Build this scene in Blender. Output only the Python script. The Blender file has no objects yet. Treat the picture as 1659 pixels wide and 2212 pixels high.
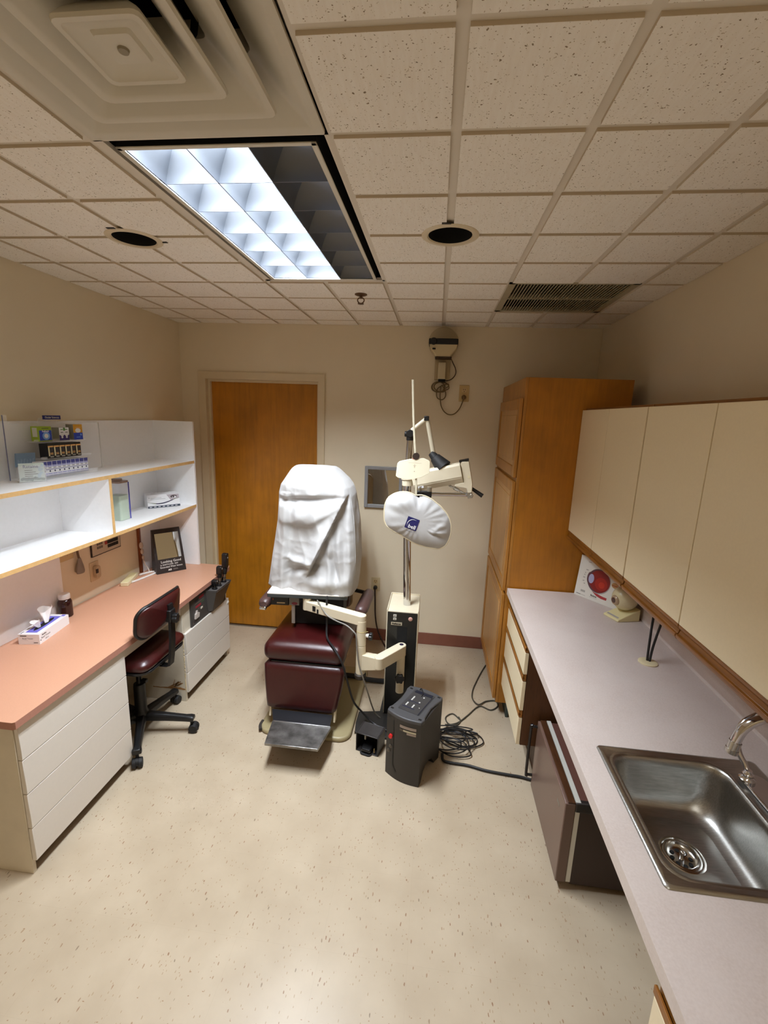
import bpy, bmesh, math, random
from mathutils import Vector, Matrix, noise
random.seed(7)
SC = bpy.context.scene
COL = SC.collection
PI = math.pi
H = 2.50                      # ceiling height
FT = 0.3048
XL, XR, YB, YF = -1.11, 2.02, 2.294, -2.7
LAMP_W, BACK_W, BACK_E, EXPOSURE = 46, 4, .4, 0.42

# ------------------------------------------------------------------ materials
def lin(c):
    r = []
    for v in c:
        v /= 255.0
        r.append(v / 12.92 if v <= 0.04045 else ((v + 0.055) / 1.055) ** 2.4)
    return (r[0], r[1], r[2], 1.0)

class N:
    def __init__(s, name):
        s.m = bpy.data.materials.new(name); s.m.use_nodes = True
        s.nt = s.m.node_tree; s.b = s.nt.nodes['Principled BSDF']; s.out = s.nt.nodes['Material Output']
        s._c = None
    def n(s, t, **kw):
        nd = s.nt.nodes.new(t)
        for k, v in kw.items():
            if k.startswith('_'): setattr(nd, k[1:], v)
            else: nd.inputs[k.replace('__', ' ')].default_value = v
        return nd
    def l(s, a, b): s.nt.links.new(a, b)
    def coord(s, scale=(1, 1, 1), rot=(0, 0, 0)):
        tc = s.n('ShaderNodeTexCoord'); mp = s.n('ShaderNodeMapping')
        mp.inputs['Scale'].default_value = scale; mp.inputs['Rotation'].default_value = rot
        s.l(tc.outputs['Object'], mp.inputs['Vector']); return mp.outputs['Vector']
    def noise(s, vec, scale, detail=3, rough=.55):
        nd = s.n('ShaderNodeTexNoise'); nd.inputs['Scale'].default_value = scale
        nd.inputs['Detail'].default_value = detail; nd.inputs['Roughness'].default_value = rough
        s.l(vec, nd.inputs['Vector']); return nd.outputs['Fac']
    def ramp(s, fac, stops):
        r = s.n('ShaderNodeValToRGB'); cr = r.color_ramp
        while len(cr.elements) < len(stops): cr.elements.new(.5)
        for e, (p, c) in zip(cr.elements, stops): e.position = p; e.color = c
        s.l(fac, r.inputs['Fac']); return r.outputs['Color']
    def mix(s, fac, a, b, mode='MIX'):
        m = s.n('ShaderNodeMix', _data_type='RGBA', _blend_type=mode)
        for k, v in ((0, fac), (6, a), (7, b)):
            if hasattr(v, 'links'): s.l(v, m.inputs[k])
            else: m.inputs[k].default_value = v
        return m.outputs[2]
    def bump(s, h, strength, dist=.002):
        b = s.n('ShaderNodeBump'); b.inputs['Strength'].default_value = strength; b.inputs['Distance'].default_value = dist
        s.l(h, b.inputs['Height']); s.l(b.outputs['Normal'], s.b.inputs['Normal'])
    def set(s, rough=.5, metal=0, spec=None, col=None):
        s.b.inputs['Roughness'].default_value = rough; s.b.inputs['Metallic'].default_value = metal
        if spec is not None: s.b.inputs['Specular IOR Level'].default_value = spec
        if col is not None: s.b.inputs['Base Color'].default_value = col
        return s

MATS = {}
def P(name, rgb, rough=.5, metal=0, spec=None, var=0, vscale=30, bump=0, bscale=200, coat=0):
    if name in MATS: return MATS[name]
    s = N(name).set(rough, metal, spec, lin(rgb)); c = lin(rgb)
    if var:
        v = s.coord()
        f = s.noise(v, vscale, 4)
        lo = tuple(x * (1 - var) for x in c[:3]) + (1,); hi = tuple(min(1, x * (1 + var)) for x in c[:3]) + (1,)
        s.l(s.ramp(f, [(.3, lo), (.7, hi)]), s.b.inputs['Base Color'])
    if bump:
        v = s.coord(); s.bump(s.noise(v, bscale, 2), bump)
    if coat: s.b.inputs['Coat Weight'].default_value = coat; s.b.inputs['Coat Roughness'].default_value = .15
    MATS[name] = s.m
    return s.m

def wood(name, rgb, grain=(30, 30, 2.2), rough=.38, dark=.62, blotch=1.0):
    s = N(name).set(rough); c = lin(rgb)
    f = s.noise(s.coord(grain), 3.0, 6, .62)
    g = s.noise(s.coord((4, 4, 3)), 1.6, 3)
    d = tuple(x * dark for x in c[:3]) + (1,); h = tuple(min(1, x * 1.12) for x in c[:3]) + (1,)
    col = s.ramp(f, [(.28, d), (.5, c), (.75, h)])
    bl = s.ramp(g, [(.3, (1 - .22 * blotch,) * 3 + (1,)), (.7, (1 + .12 * blotch,) * 3 + (1,))])
    s.l(s.mix(1.0, col, bl, 'MULTIPLY'), s.b.inputs['Base Color'])
    s.bump(f, .04)
    MATS[name] = s.m; return s.m

def emit(name, rgb, strength):
    s = N(name); s.b.inputs['Base Color'].default_value = (0, 0, 0, 1)
    s.b.inputs['Emission Color'].default_value = lin(rgb); s.b.inputs['Emission Strength'].default_value = strength
    MATS[name] = s.m; return s.m

def clear(name, tint=(255, 255, 255), alpha=.12, rough=.05, trans=None):
    """thin clear plastic: mostly see-through with a faint glossy film"""
    s = N(name); s.set(rough)
    s.b.inputs['Base Color'].default_value = lin(tint); s.b.inputs['Alpha'].default_value = alpha
    MATS[name] = s.m; return s.m

# floor: cream vinyl composition tile with brown flecks
s = N('vinyl_floor').set(.33, spec=.35)
v0 = s.coord()
base = s.ramp(s.noise(v0, 5, 4), [(.3, lin((186, 169, 146))), (.7, lin((198, 182, 159)))])
def fleck(vec, scale, thr, rnd):
    vo = s.n('ShaderNodeTexVoronoi'); vo.inputs['Scale'].default_value = scale; s.l(vec, vo.inputs['Vector'])
    a = s.n('ShaderNodeMath', _operation='LESS_THAN'); s.l(vo.outputs['Distance'], a.inputs[0]); a.inputs[1].default_value = thr
    sx = s.n('ShaderNodeSeparateColor'); s.l(vo.outputs['Color'], sx.inputs['Color'])
    b = s.n('ShaderNodeMath', _operation='GREATER_THAN'); s.l(sx.outputs[0], b.inputs[0]); b.inputs[1].default_value = rnd
    m = s.n('ShaderNodeMath', _operation='MULTIPLY'); s.l(a.outputs[0], m.inputs[0]); s.l(b.outputs[0], m.inputs[1])
    return m.outputs[0], sx
wob = s.noise(v0, 60, 2)
def wvec(scale, rot):
    v = s.coord(scale, rot)
    ad = s.n('ShaderNodeVectorMath', _operation='ADD'); sc = s.n('ShaderNodeVectorMath', _operation='SCALE')
    nz = s.n('ShaderNodeTexNoise'); nz.inputs['Scale'].default_value = 45; s.l(v0, nz.inputs['Vector'])
    s.l(nz.outputs['Color'], sc.inputs[0]); sc.inputs['Scale'].default_value = .5
    s.l(v, ad.inputs[0]); s.l(sc.outputs[0], ad.inputs[1]); return ad.outputs[0]
f1, c1 = fleck(wvec((66, 24, 1), (0, 0, .12)), 1, .15, .62)
f2, c2 = fleck(wvec((105, 44, 1), (0, 0, -.25)), 1, .18, .60)
f3, c3 = fleck(wvec((40, 76, 1), (0, 0, .4)), 1, .11, .8)
fc = s.ramp(c1.outputs[1], [(.2, lin((150, 118, 92))), (.6, lin((170, 143, 116))), (.9, lin((142, 126, 106)))])
c = s.mix(f1, base, fc); c = s.mix(f2, c, lin((174, 152, 124))); c = s.mix(f3, c, lin((158, 128, 98)))
smg = s.ramp(s.noise(s.coord((1, 1, 1)), 1.3, 4), [(.35, (.93, .92, .9, 1)), (.65, (1.03, 1.03, 1.03, 1))])
c = s.mix(1.0, c, smg, 'MULTIPLY')
br = s.n('ShaderNodeTexBrick', _offset=0.0); br.inputs['Scale'].default_value = 1
br.inputs['Mortar Size'].default_value = .0009; br.inputs['Mortar Smooth'].default_value = .2
br.inputs['Brick Width'].default_value = FT; br.inputs['Row Height'].default_value = FT
br.inputs['Color1'].default_value = (1, 1, 1, 1); br.inputs['Color2'].default_value = (.985, .985, .98, 1); br.inputs['Mortar'].default_value = (.955, .95, .945, 1)
s.l(v0, br.inputs['Vector'])
c = s.mix(1.0, c, br.outputs['Color'], 'MULTIPLY')
s.l(c, s.b.inputs['Base Color'])
s.bump(s.noise(v0, 9, 3), .05, .004)
MATS['vinyl_floor'] = s.m

# ceiling tile: fissured mineral fibre
s = N('ceiling_tile_mat').set(.95, spec=.1)
v0 = s.coord()
def holes(scale, thr, rnd, vec):
    vo = s.n('ShaderNodeTexVoronoi'); vo.inputs['Scale'].default_value = scale; s.l(vec, vo.inputs['Vector'])
    sx = s.n('ShaderNodeSeparateColor'); s.l(vo.outputs['Color'], sx.inputs['Color'])
    mr = s.n('ShaderNodeMapRange'); s.l(sx.outputs[1], mr.inputs[0]); mr.inputs[1].default_value = rnd; mr.inputs[2].default_value = 1
    mr.inputs[3].default_value = 0; mr.inputs[4].default_value = thr
    a = s.n('ShaderNodeMath', _operation='LESS_THAN'); s.l(vo.outputs['Distance'], a.inputs[0]); s.l(mr.outputs[0], a.inputs[1])
    return a.outputs[0]
vw = s.n('ShaderNodeVectorMath', _operation='ADD'); nz = s.n('ShaderNodeTexNoise'); nz.inputs['Scale'].default_value = 120; s.l(v0, nz.inputs['Vector'])
sc_ = s.n('ShaderNodeVectorMath', _operation='SCALE'); sc_.inputs['Scale'].default_value = .012; s.l(nz.outputs['Color'], sc_.inputs[0])
s.l(v0, vw.inputs[0]); s.l(sc_.outputs[0], vw.inputs[1])
h1 = holes(125, .25, .45, vw.outputs[0]); h2 = holes(210, .30, .45, vw.outputs[0]); h3 = holes(80, .17, .62, vw.outputs[0])
tb = s.ramp(s.noise(s.coord((60, 7, 1)), 2, 3), [(.3, lin((246, 240, 230))), (.7, lin((251, 247, 239)))])
c = s.mix(h1, tb, lin((150, 134, 112))); c = s.mix(h2, c, lin((194, 180, 158))); c = s.mix(h3, c, lin((134, 117, 96)))
s.l(c, s.b.inputs['Base Color']); s.bump(s.noise(v0, 160, 3), .25, .002)
MATS['ceiling_tile_mat'] = s.m

def wallmat(name, rgb):
    s = N(name).set(.75, spec=.25); c = lin(rgb); v = s.coord()
    f = s.noise(v, 2.2, 4)
    s.l(s.ramp(f, [(.3, tuple(x * .965 for x in c[:3]) + (1,)), (.7, tuple(min(1, x * 1.02) for x in c[:3]) + (1,))]), s.b.inputs['Base Color'])
    s.bump(s.noise(v, 170, 3), .18, .002); MATS[name] = s.m; return s.m
WALL = wallmat('wall_paint', (231, 218, 192))
GRID = P('ceiling_grid_paint', (226, 218, 204), .7)
TILESHADE = P('tile_edge_shade', (214, 200, 178), .9)  # tile sides tinted darker to deepen the shade in the joints
TRIM = P('trim_paint', (218, 202, 170), .45, var=.03, vscale=8)
WHITE = P('white_laminate', (249, 249, 250), .42, var=.015, vscale=60)
DRAWERW = P('white_drawer_laminate', (222, 214, 204), .45, var=.012, vscale=80)
CARCASS = P('aged_white_board', (214, 203, 182), .6, var=.05, vscale=9)
EDGE = P('ply_edge_band', (222, 180, 120), .55, var=.08, vscale=50)
PINK = P('salmon_laminate', (204, 154, 126), .4, var=.03, vscale=260)
PINKSHADE = P('salmon_laminate_shaded', (176, 124, 106), .5, var=.05, vscale=120)  # same laminate, darkened where the desk edge turns from the light
GREY = None
s = N('pink_white_laminate').set(.34, spec=.4); v = s.coord()
c = s.mix(s.ramp(s.noise(v, 7, 4), [(.35, (0, 0, 0, 1)), (.7, (1, 1, 1, 1))]), lin((214, 202, 197)), lin((206, 192, 186)))
c = s.mix(s.ramp(s.noise(v, 190, 3), [(.3, (0, 0, 0, 1)), (.7, (.6, .6, .6, 1))]), c, lin((224, 213, 209)))
s.l(c, s.b.inputs['Base Color']); COUNTER = MATS['pink_white_laminate'] = s.m
CREAM = P('cream_laminate', (240, 225, 192), .42, var=.015, vscale=120)
OAK = wood('oak_rail', (142, 90, 32), (2.2, 1.1, 30), .4)
MAPLE = wood('honey_maple', (178, 114, 24), (22, 22, 1.6), .36, .86, .9)
MAPLEF = wood('maple_face', (178, 120, 46), (26, 26, 1.8), .38, .72, .6)
MAPLEP = wood('maple_panel', (196, 148, 88), (26, 26, 1.8), .4, .85, .4)
DOORW = wood('birch_door', (184, 120, 26), (13, 13, .9), .34, .78, .8)
MAROON = P('maroon_vinyl', (58, 12, 12), .34, spec=.5, var=.08, vscale=12, bump=.25, bscale=420, coat=.12)
BLACK = P('black_plastic', (18, 17, 18), .42, var=.1, vscale=50)
BLACKR = P('black_rubber', (22, 21, 22), .65)
DARKGAP = P('dark_recess', (5, 5, 6), .85)
CHROME = P('chrome', (215, 215, 218), .1, 1)
STEEL = N('brushed_steel').set(.3, 1); 
f = STEEL.noise(STEEL.coord((6, 160, 40)), 4, 3)
STEEL.l(STEEL.ramp(f, [(.3, lin((168, 167, 163))), (.7, lin((194, 193, 189)))]), STEEL.b.inputs['Base Color'])
rr = STEEL.n('ShaderNodeMapRange'); rr.inputs[3].default_value = .24; rr.inputs[4].default_value = .38; STEEL.l(f, rr.inputs[0]); STEEL.l(rr.outputs[0], STEEL.b.inputs['Roughness'])
STEEL = MATS['brushed_steel'] = STEEL.m
ALU = P('aluminium', (170, 170, 170), .35, 1, var=.06, vscale=40)
BEIGE = P('beige_enamel', (222, 210, 184), .42, var=.02, vscale=20)
IVORY = P('ivory_plastic', (228, 216, 178), .42)
WHITEP = P('white_plastic', (232, 230, 226), .4)
GREYP = P('grey_plastic', (122, 118, 114), .5)
s = N('cover_cloth').set(.62, spec=.3); v = s.coord()
c = s.ramp(s.noise(v, 6, 3), [(.3, lin((180, 178, 178))), (.7, lin((194, 193, 192)))]); s.l(c, s.b.inputs['Base Color'])
s.b.inputs['Sheen Weight'].default_value = .2
h = s.n('ShaderNodeMath', _operation='ADD'); s.l(s.noise(s.coord((1, 1, .45)), 11, 3, .5), h.inputs[0])
h2_ = s.n('ShaderNodeMath', _operation='MULTIPLY'); s.l(s.noise(v, 60, 3), h2_.inputs[0]); h2_.inputs[1].default_value = .12; s.l(h2_.outputs[0], h.inputs[1])
s.bump(h.outputs[0], .35, .012); CLOTH = MATS['cover_cloth'] = s.m
MIRROR = P('mirror_glass', (225, 225, 222), .02, 1)
NAVY = P('navy_print', (26, 34, 110), .5)
INK = P('ink_print', (70, 66, 66), .6)
CABLE = P('cable_black', (20, 18, 20), .5)
CABLEG = P('cable_grey', (66, 62, 52), .55)
ACRYL = clear('clear_acrylic', (250, 251, 252), .22, .35)
ACRYLE = P('acrylic_edge', (120, 122, 150), .2)

# ------------------------------------------------------------------ mesh builder
def frame(o, right, up):
    r = Vector(right).normalized(); u = Vector(up); u = (u - r * u.dot(r)).normalized(); n = r.cross(u)
    return Matrix(((r.x, u.x, n.x, o[0]), (r.y, u.y, n.y, o[1]), (r.z, u.z, n.z, o[2]), (0, 0, 0, 1)))

class MB:
    def __init__(s): s.v = []; s.f = []; s.mi = []; s.cur = 0; s.sm = []; s.smooth = True
    def m(s, i): s.cur = i; return s
    def add(s, vs, fs, M=None):
        k = len(s.v)
        for p in vs:
            p = Vector(p)
            s.v.append(M @ p if M is not None else p)
        for f in fs:
            s.f.append([k + i for i in f]); s.mi.append(s.cur); s.sm.append(s.smooth)
        return s
    def box(s, x0, x1, y0, y1, z0, z1, M=None):
        vs = [(x, y, z) for z in (z0, z1) for y in (y0, y1) for x in (x0, x1)]
        return s.add(vs, [(0, 2, 3, 1), (4, 5, 7, 6), (0, 1, 5, 4), (2, 6, 7, 3), (0, 4, 6, 2), (1, 3, 7, 5)], M)
    def prism(s, pts, z0, z1, M=None):
        n = len(pts)
        a = sum(pts[i][0] * pts[(i + 1) % n][1] - pts[(i + 1) % n][0] * pts[i][1] for i in range(n))
        if a < 0: pts = pts[::-1]
        vs = [(x, y, z0) for x, y in pts] + [(x, y, z1) for x, y in pts]
        fs = [tuple(range(n))[::-1], tuple(range(n, 2 * n))] + [(i, (i + 1) % n, n + (i + 1) % n, n + i) for i in range(n)]
        return s.add(vs, fs, M)
    def rings(s, rings, close=True, cap=True, M=None):
        n = len(rings[0]); vs = [p for r in rings for p in r]; fs = []
        for j in range(len(rings) - 1):
            for i in range(n if close else n - 1):
                a, b = j * n + i, j * n + (i + 1) % n
                fs.append((a, b, b + n, a + n))
        if cap and close:
            fs.append(tuple(range(n))[::-1]); fs.append(tuple(range((len(rings) - 1) * n, len(rings) * n)))
        return s.add(vs, fs, M)
    def cyl(s, p0, p1, r0, r1=None, seg=20, cap=True):
        r1 = r0 if r1 is None else r1
        p0, p1 = Vector(p0), Vector(p1); d = (p1 - p0).normalized()
        a = Vector((0, 0, 1)) if abs(d.z) < .9 else Vector((1, 0, 0))
        u = d.cross(a).normalized(); w = d.cross(u)
        ring = lambda p, r: [p + (u * math.cos(t) - w * math.sin(t)) * r * -1 for t in [2 * PI * i / seg for i in range(seg)]]
        return s.rings([ring(p0, r0)[::-1], ring(p1, r1)[::-1]], True, cap)
    def tube(s, pts, r, seg=8, sub=6, spline=True):
        pts = [Vector(p) for p in pts]
        if spline and len(pts) > 2:
            q = []
            for i in range(len(pts) - 1):
                p0, p1, p2, p3 = pts[max(i - 1, 0)], pts[i], pts[i + 1], pts[min(i + 2, len(pts) - 1)]
                for k in range(sub):
                    t = k / sub
                    q.append(.5 * ((2 * p1) + (p2 - p0) * t + (2 * p0 - 5 * p1 + 4 * p2 - p3) * t * t + (3 * p1 - p0 - 3 * p2 + p3) * t ** 3))
            q.append(pts[-1]); pts = q
        rs = r if isinstance(r, (list, tuple)) else None
        T = [(pts[min(i + 1, len(pts) - 1)] - pts[max(i - 1, 0)]).normalized() for i in range(len(pts))]
        a = Vector((0, 0, 1)) if abs(T[0].z) < .9 else Vector((1, 0, 0))
        u = T[0].cross(a).normalized(); R_ = []
        for i, p in enumerate(pts):
            u = (u - T[i] * u.dot(T[i])).normalized(); w = T[i].cross(u)
            rad = r if rs is None else rs[0] + (rs[1] - rs[0]) * i / (len(pts) - 1)
            R_.append([p + (u * math.cos(t) + w * math.sin(t)) * rad for t in [2 * PI * k / seg for k in range(seg)]])
        return s.rings(R_)
    def lathe(s, prof, c=(0, 0, 0), seg=28, M=None, sx=1, sy=1, cap=True):
        R_ = [[(c[0] + r * sx * math.cos(2 * PI * k / seg), c[1] + r * sy * math.sin(2 * PI * k / seg), c[2] + z) for k in range(seg)] for r, z in prof]
        return s.rings(R_, True, cap, M)
    def ball(s, c, r, seg=24, n=14, sc=(1, 1, 1), M=None):
        prof = [(max(1e-4, math.sin(PI * i / n)) * r, -math.cos(PI * i / n) * r * sc[2]) for i in range(n + 1)]
        return s.lathe(prof, c, seg, M, sc[0], sc[1])
    def rect(s, M, x0, x1, y0, y1, z=.0006):
        return s.add([(x0, y0, z), (x1, y0, z), (x1, y1, z), (x0, y1, z)], [(0, 1, 2, 3)], M)
    def poly(s, M, pts, z=.0006):
        return s.add([(x, y, z) for x, y in pts], [tuple(range(len(pts)))], M)
    def disc(s, M, cx, cy, rx, ry=None, z=.0006, seg=24, a0=0, a1=2 * PI):
        ry = rx if ry is None else ry
        return s.poly(M, [(cx + rx * math.cos(a0 + (a1 - a0) * i / seg), cy + ry * math.sin(a0 + (a1 - a0) * i / seg)) for i in range(seg)], z)
    def arc(s, M, cx, cy, r0, r1, a0, a1, z=.0006, seg=20, taper=True):
        vs = []; fs = []
        for i in range(seg + 1):
            t = i / seg; a = a0 + (a1 - a0) * t; k = math.sin(PI * t) if taper else 1
            w = (r1 - r0) / 2 * max(k, .05); rm = (r0 + r1) / 2
            vs += [(cx + (rm - w) * math.cos(a), cy + (rm - w) * math.sin(a), z), (cx + (rm + w) * math.cos(a), cy + (rm + w) * math.sin(a), z)]
        for i in range(seg): fs.append((2 * i, 2 * i + 1, 2 * i + 3, 2 * i + 2))
        return s.add(vs, fs, M)
    def text(s, txt, M, size, x=0, y=0, align='CENTER', z=.0009, sx=1.0, bold=0, shear=0):
        cu = bpy.data.curves.new('t', 'FONT'); cu.body = txt; cu.size = size; cu.align_x = align; cu.resolution_u = 2
        cu.offset = bold * size; cu.shear = shear
        ob = bpy.data.objects.new('t', cu); COL.objects.link(ob)
        dg = bpy.context.evaluated_depsgraph_get(); me = bpy.data.meshes.new_from_object(ob.evaluated_get(dg))
        s.add([(p.co.x * sx + x, p.co.y + y, z) for p in me.vertices], [tuple(f.vertices) for f in me.polygons], M)
        bpy.data.objects.remove(ob); bpy.data.curves.remove(cu); bpy.data.meshes.remove(me)
        return s
    def build(s, name, mats, parent=None, bevel=0, bseg=2, sub=0, angle=40, base=None):
        if not isinstance(mats, (list, tuple)): mats = [mats]
        if parent is None:
            if base is None:
                xs = [p.x for p in s.v]; ys = [p.y for p in s.v]; zs = [p.z for p in s.v]
                base = ((min(xs) + max(xs)) / 2, (min(ys) + max(ys)) / 2, min(zs))
            off = Vector(base)
        else:
            r = parent
            while r.parent: r = r.parent
            off = r.location.copy()
        me = bpy.data.meshes.new(name)
        me.from_pydata([tuple(p - off) for p in s.v], [], s.f)
        for m_ in mats: me.materials.append(m_)
        me.polygons.foreach_set('material_index', s.mi)
        me.polygons.foreach_set('use_smooth', [True] * len(s.f))
        me.update()
        b = bmesh.new(); b.from_mesh(me)
        bmesh.ops.recalc_face_normals(b, faces=b.faces); b.to_mesh(me); b.free()
        me.set_sharp_from_angle(angle=math.radians(angle))
        o = bpy.data.objects.new(name, me); COL.objects.link(o)
        if parent is None: o.location = off
        else: o.parent = parent
        if bevel:
            mo = o.modifiers.new('bevel', 'BEVEL'); mo.width = bevel; mo.segments = bseg; mo.limit_method = 'ANGLE'; mo.angle_limit = math.radians(35)
            mo.harden_normals = False
        if sub:
            mo = o.modifiers.new('sub', 'SUBSURF'); mo.levels = sub; mo.render_levels = sub
        return o

def tag(o, label=None, cat=None, group=None, kind=None):
    if label: o['label'] = label
    if cat: o['category'] = cat
    if group: o['group'] = group
    if kind: o['kind'] = kind
    return o
def thing(name, label, cat, loc, group=None, kind=None):
    o = bpy.data.objects.new(name, None); COL.objects.link(o); o.location = loc; o.empty_display_size = .05
    return tag(o, label, cat, group, kind)
def struct(o): o['kind'] = 'structure'; return o
def copy_thing(src, delta, label):
    c = src.copy(); COL.objects.link(c); c.location = src.location + Vector(delta); c['label'] = label
    for ch in list(src.children):
        d = ch.copy(); COL.objects.link(d); d.parent = c
        for g in ch.children:
            e = g.copy(); COL.objects.link(e); e.parent = d
    return c
def rrect(x0, x1, y0, y1, r, n=6):
    pts = []
    for cx, cy, a in ((x1 - r, y1 - r, 0), (x0 + r, y1 - r, PI / 2), (x0 + r, y0 + r, PI), (x1 - r, y0 + r, 1.5 * PI)):
        pts += [(cx + r * math.cos(a + PI / 2 * i / n), cy + r * math.sin(a + PI / 2 * i / n)) for i in range(n + 1)]
    return pts
# ================================================================== ROOM
b = MB(); b.box(XL - .1, XR + .1, YF - .1, YB + .15, -.06, 0); struct(b.build('floor', MATS['vinyl_floor'], base=(0, 0, 0)))
b = MB(); b.box(XL - .12, XL, YF, YB + .12, 0, H + .04); struct(b.build('wall_left', WALL))
b = MB(); b.box(XR, XR + .12, YF, YB + .12, 0, H + .04); struct(b.build('wall_right', WALL))
b = MB(); b.box(XL - .12, XR + .12, YF - .12, YF, 0, H + .04); struct(b.build('wall_front', WALL))
DX0, DX1, DZ = -.905, .0, 2.085
b = MB()
b.box(XL, DX0 - .0, YB, YB + .12, 0, H + .04); b.box(DX1, XR, YB, YB + .12, 0, H + .04); b.box(DX0, DX1, YB, YB + .12, DZ, H + .04)
struct(b.build('wall_back', WALL))

# ceiling: exposed grid with one-foot tegular tiles hanging a little below the bars
def skip(i, j):
    if i in (0, 1) and -2 <= j <= 3: return True          # air diffuser and ceiling light
    if i in (4, 5) and j in (4, 5): return True            # return grille
    return False
HOLES = [(-.319, .630, .084), (.917, .612, .084)]
def notch(x0, x1, y0, y1):
    """rectangle with a quarter-round notch where it meets a downlight hole"""
    pts = [(x0, y0), (x1, y0), (x1, y1), (x0, y1)]
    for hx, hy, r in HOLES:
        for k, (px, py) in enumerate(pts):
            if abs(px - hx) < .045 and abs(py - hy) < .045:
                cx, cy = (x0 + x1) / 2, (y0 + y1) / 2
                sx = 1 if cx > hx else -1; sy = 1 if cy > hy else -1
                dx0 = abs(px - hx) * (1 if (px - hx) * sx > 0 else -1); dy0 = abs(py - hy) * (1 if (py - hy) * sy > 0 else -1)
                a0 = math.asin(max(-1, min(1, dy0 / r))); a1 = math.acos(max(-1, min(1, dx0 / r)))
                arc_ = [(hx + sx * r * math.cos(a0 + (a1 - a0) * t / 8), hy + sy * r * math.sin(a0 + (a1 - a0) * t / 8)) for t in range(9)]
                prev = pts[k - 1]
                if abs(prev[1] - py) > 1e-6: arc_ = arc_[::-1]
                return pts[:k] + arc_ + pts[k + 1:]
    return pts
b = MB()
g = .0125
xs = [XL] + [i * FT for i in range(-3, 7)] + [XR]; ys = [YF] + [j * FT for j in range(-8, 8)] + [YB]
ctr = {(-.319, .63): (-1 * FT, 2 * FT), (.917, .612): (3 * FT, 2 * FT)}
for a in range(len(xs) - 1):
    for c in range(len(ys) - 1):
        x0, x1, y0, y1 = xs[a], xs[a + 1], ys[c], ys[c + 1]
        i = round(x0 / FT) if a > 0 else -4; j = round(y0 / FT) if c > 0 else -9
        if skip(i, j): continue
        b.m(0).prism(notch(x0, x1, y0, y1), H, H + .03)
        tx0 = x0 + (g if a > 0 else 0.002); tx1 = x1 - (g if a < len(xs) - 2 else 0.002)
        ty0 = y0 + (g if c > 0 else .002); ty1 = y1 - (g if c < len(ys) - 2 else .002)
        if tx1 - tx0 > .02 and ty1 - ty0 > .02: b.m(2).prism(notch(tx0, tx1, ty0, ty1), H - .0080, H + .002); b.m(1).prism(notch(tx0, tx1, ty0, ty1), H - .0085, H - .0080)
# light-coloured wall angle around the room edge
b.m(0)
b.box(XL, XL + .016, YF, YB, H - .003, H); b.box(XR - .016, XR, YF, YB, H - .003, H); b.box(XL, XR, YB - .016, YB, H - .003, H)
struct(b.build('ceiling', [GRID, MATS['ceiling_tile_mat'], TILESHADE], base=(0, 0, H)))
# deck above the tiles
b = MB(); b.box(XL - .12, XR + .12, YF - .12, YB + .12, H + .24, H + .28); struct(b.build('ceiling_deck', P('deck_grey', (60, 58, 55), .9), base=(0, 0, H + .24)))

# baseboards
b = MB(); b.box(DX1 + .07, 1.372, YB - .008, YB, 0, .102); b.box(1.372, XR, YB - .008, YB, 0, .09)
struct(b.build('baseboard_back', P('brown_vinyl_base', (132, 82, 66), .5, var=.05, vscale=20), bevel=.003))
b = MB(); b.box(XL, XL + .008, .72, 1.24, 0, .102); struct(b.build('baseboard_left', MATS['brown_vinyl_base'], bevel=.003))

# door, its frame and casing (hollow-metal style)
d = thing('door_1', None, None, (-.45, YB, 0), kind='structure')
b = MB()
def ring_frame(b, ox0, ox1, oz, ix0, ix1, iz, ya, yb):
    R_ = lambda x0, x1, z, y: [(x0, y, 0), (x0, y, z), (x1, y, z), (x1, y, 0)]
    o0, o1, i0, i1 = R_(ox0, ox1, oz, ya), R_(ox0, ox1, oz, yb), R_(ix0, ix1, iz, ya), R_(ix0, ix1, iz, yb)
    vs = o0 + o1 + i0 + i1; fs = []
    for k in range(3):
        fs += [(k, k + 1, 8 + k + 1, 8 + k), (4 + k, 12 + k, 12 + k + 1, 4 + k + 1), (k, 4 + k, 4 + k + 1, k + 1), (8 + k, 8 + k + 1, 12 + k + 1, 12 + k)]
    fs += [(0, 8, 12, 4), (3, 7, 15, 11)]
    b.add(vs, fs)
ring_frame(b, DX0 - .058, DX1 + .046, DZ + .05, DX0 + .002, DX1 - .004, DZ - .004, YB - .018, YB + .001)
ring_frame(b, DX0 - .0, DX1 + .0, DZ - .0005, DX0 + .0021, DX1 - .0041, DZ - .0041, YB + .0012, YB + .1)
ring_frame(b, DX0 + .002, DX1 - .004, DZ - .004, DX0 + .022, DX1 - .02, DZ - .022, YB + .02, YB + .1)
b.build('door_frame', TRIM, d, bevel=.003)
b = MB(); b.box(DX0 + .02, DX1 - .018, YB + .045, YB + .09, .012, DZ - .02); b.build('door_leaf', DOORW, d, bevel=.002)
b = MB(); b.box(DX0, DX1, YB + .03, YB + .1, 0, .01); b.build('threshold', ALU, d)
b = MB()
b.cyl((-.09, YB + .045, .96), (-.09, YB + .03, .96), .034); b.cyl((-.09, YB + .03, .96), (-.09, YB - .0, .96), .012); b.box(-.20, -.08, YB - .014, YB + .002, .95, .97)
b.build('door_handle', CHROME, d, bevel=.003)
b = MB(); b.box(DX0 - .1, DX1 + .1, YB + .12, YB + .15, 0, DZ + .1); struct(b.build('wall_beyond_door', DARKGAP))

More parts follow.
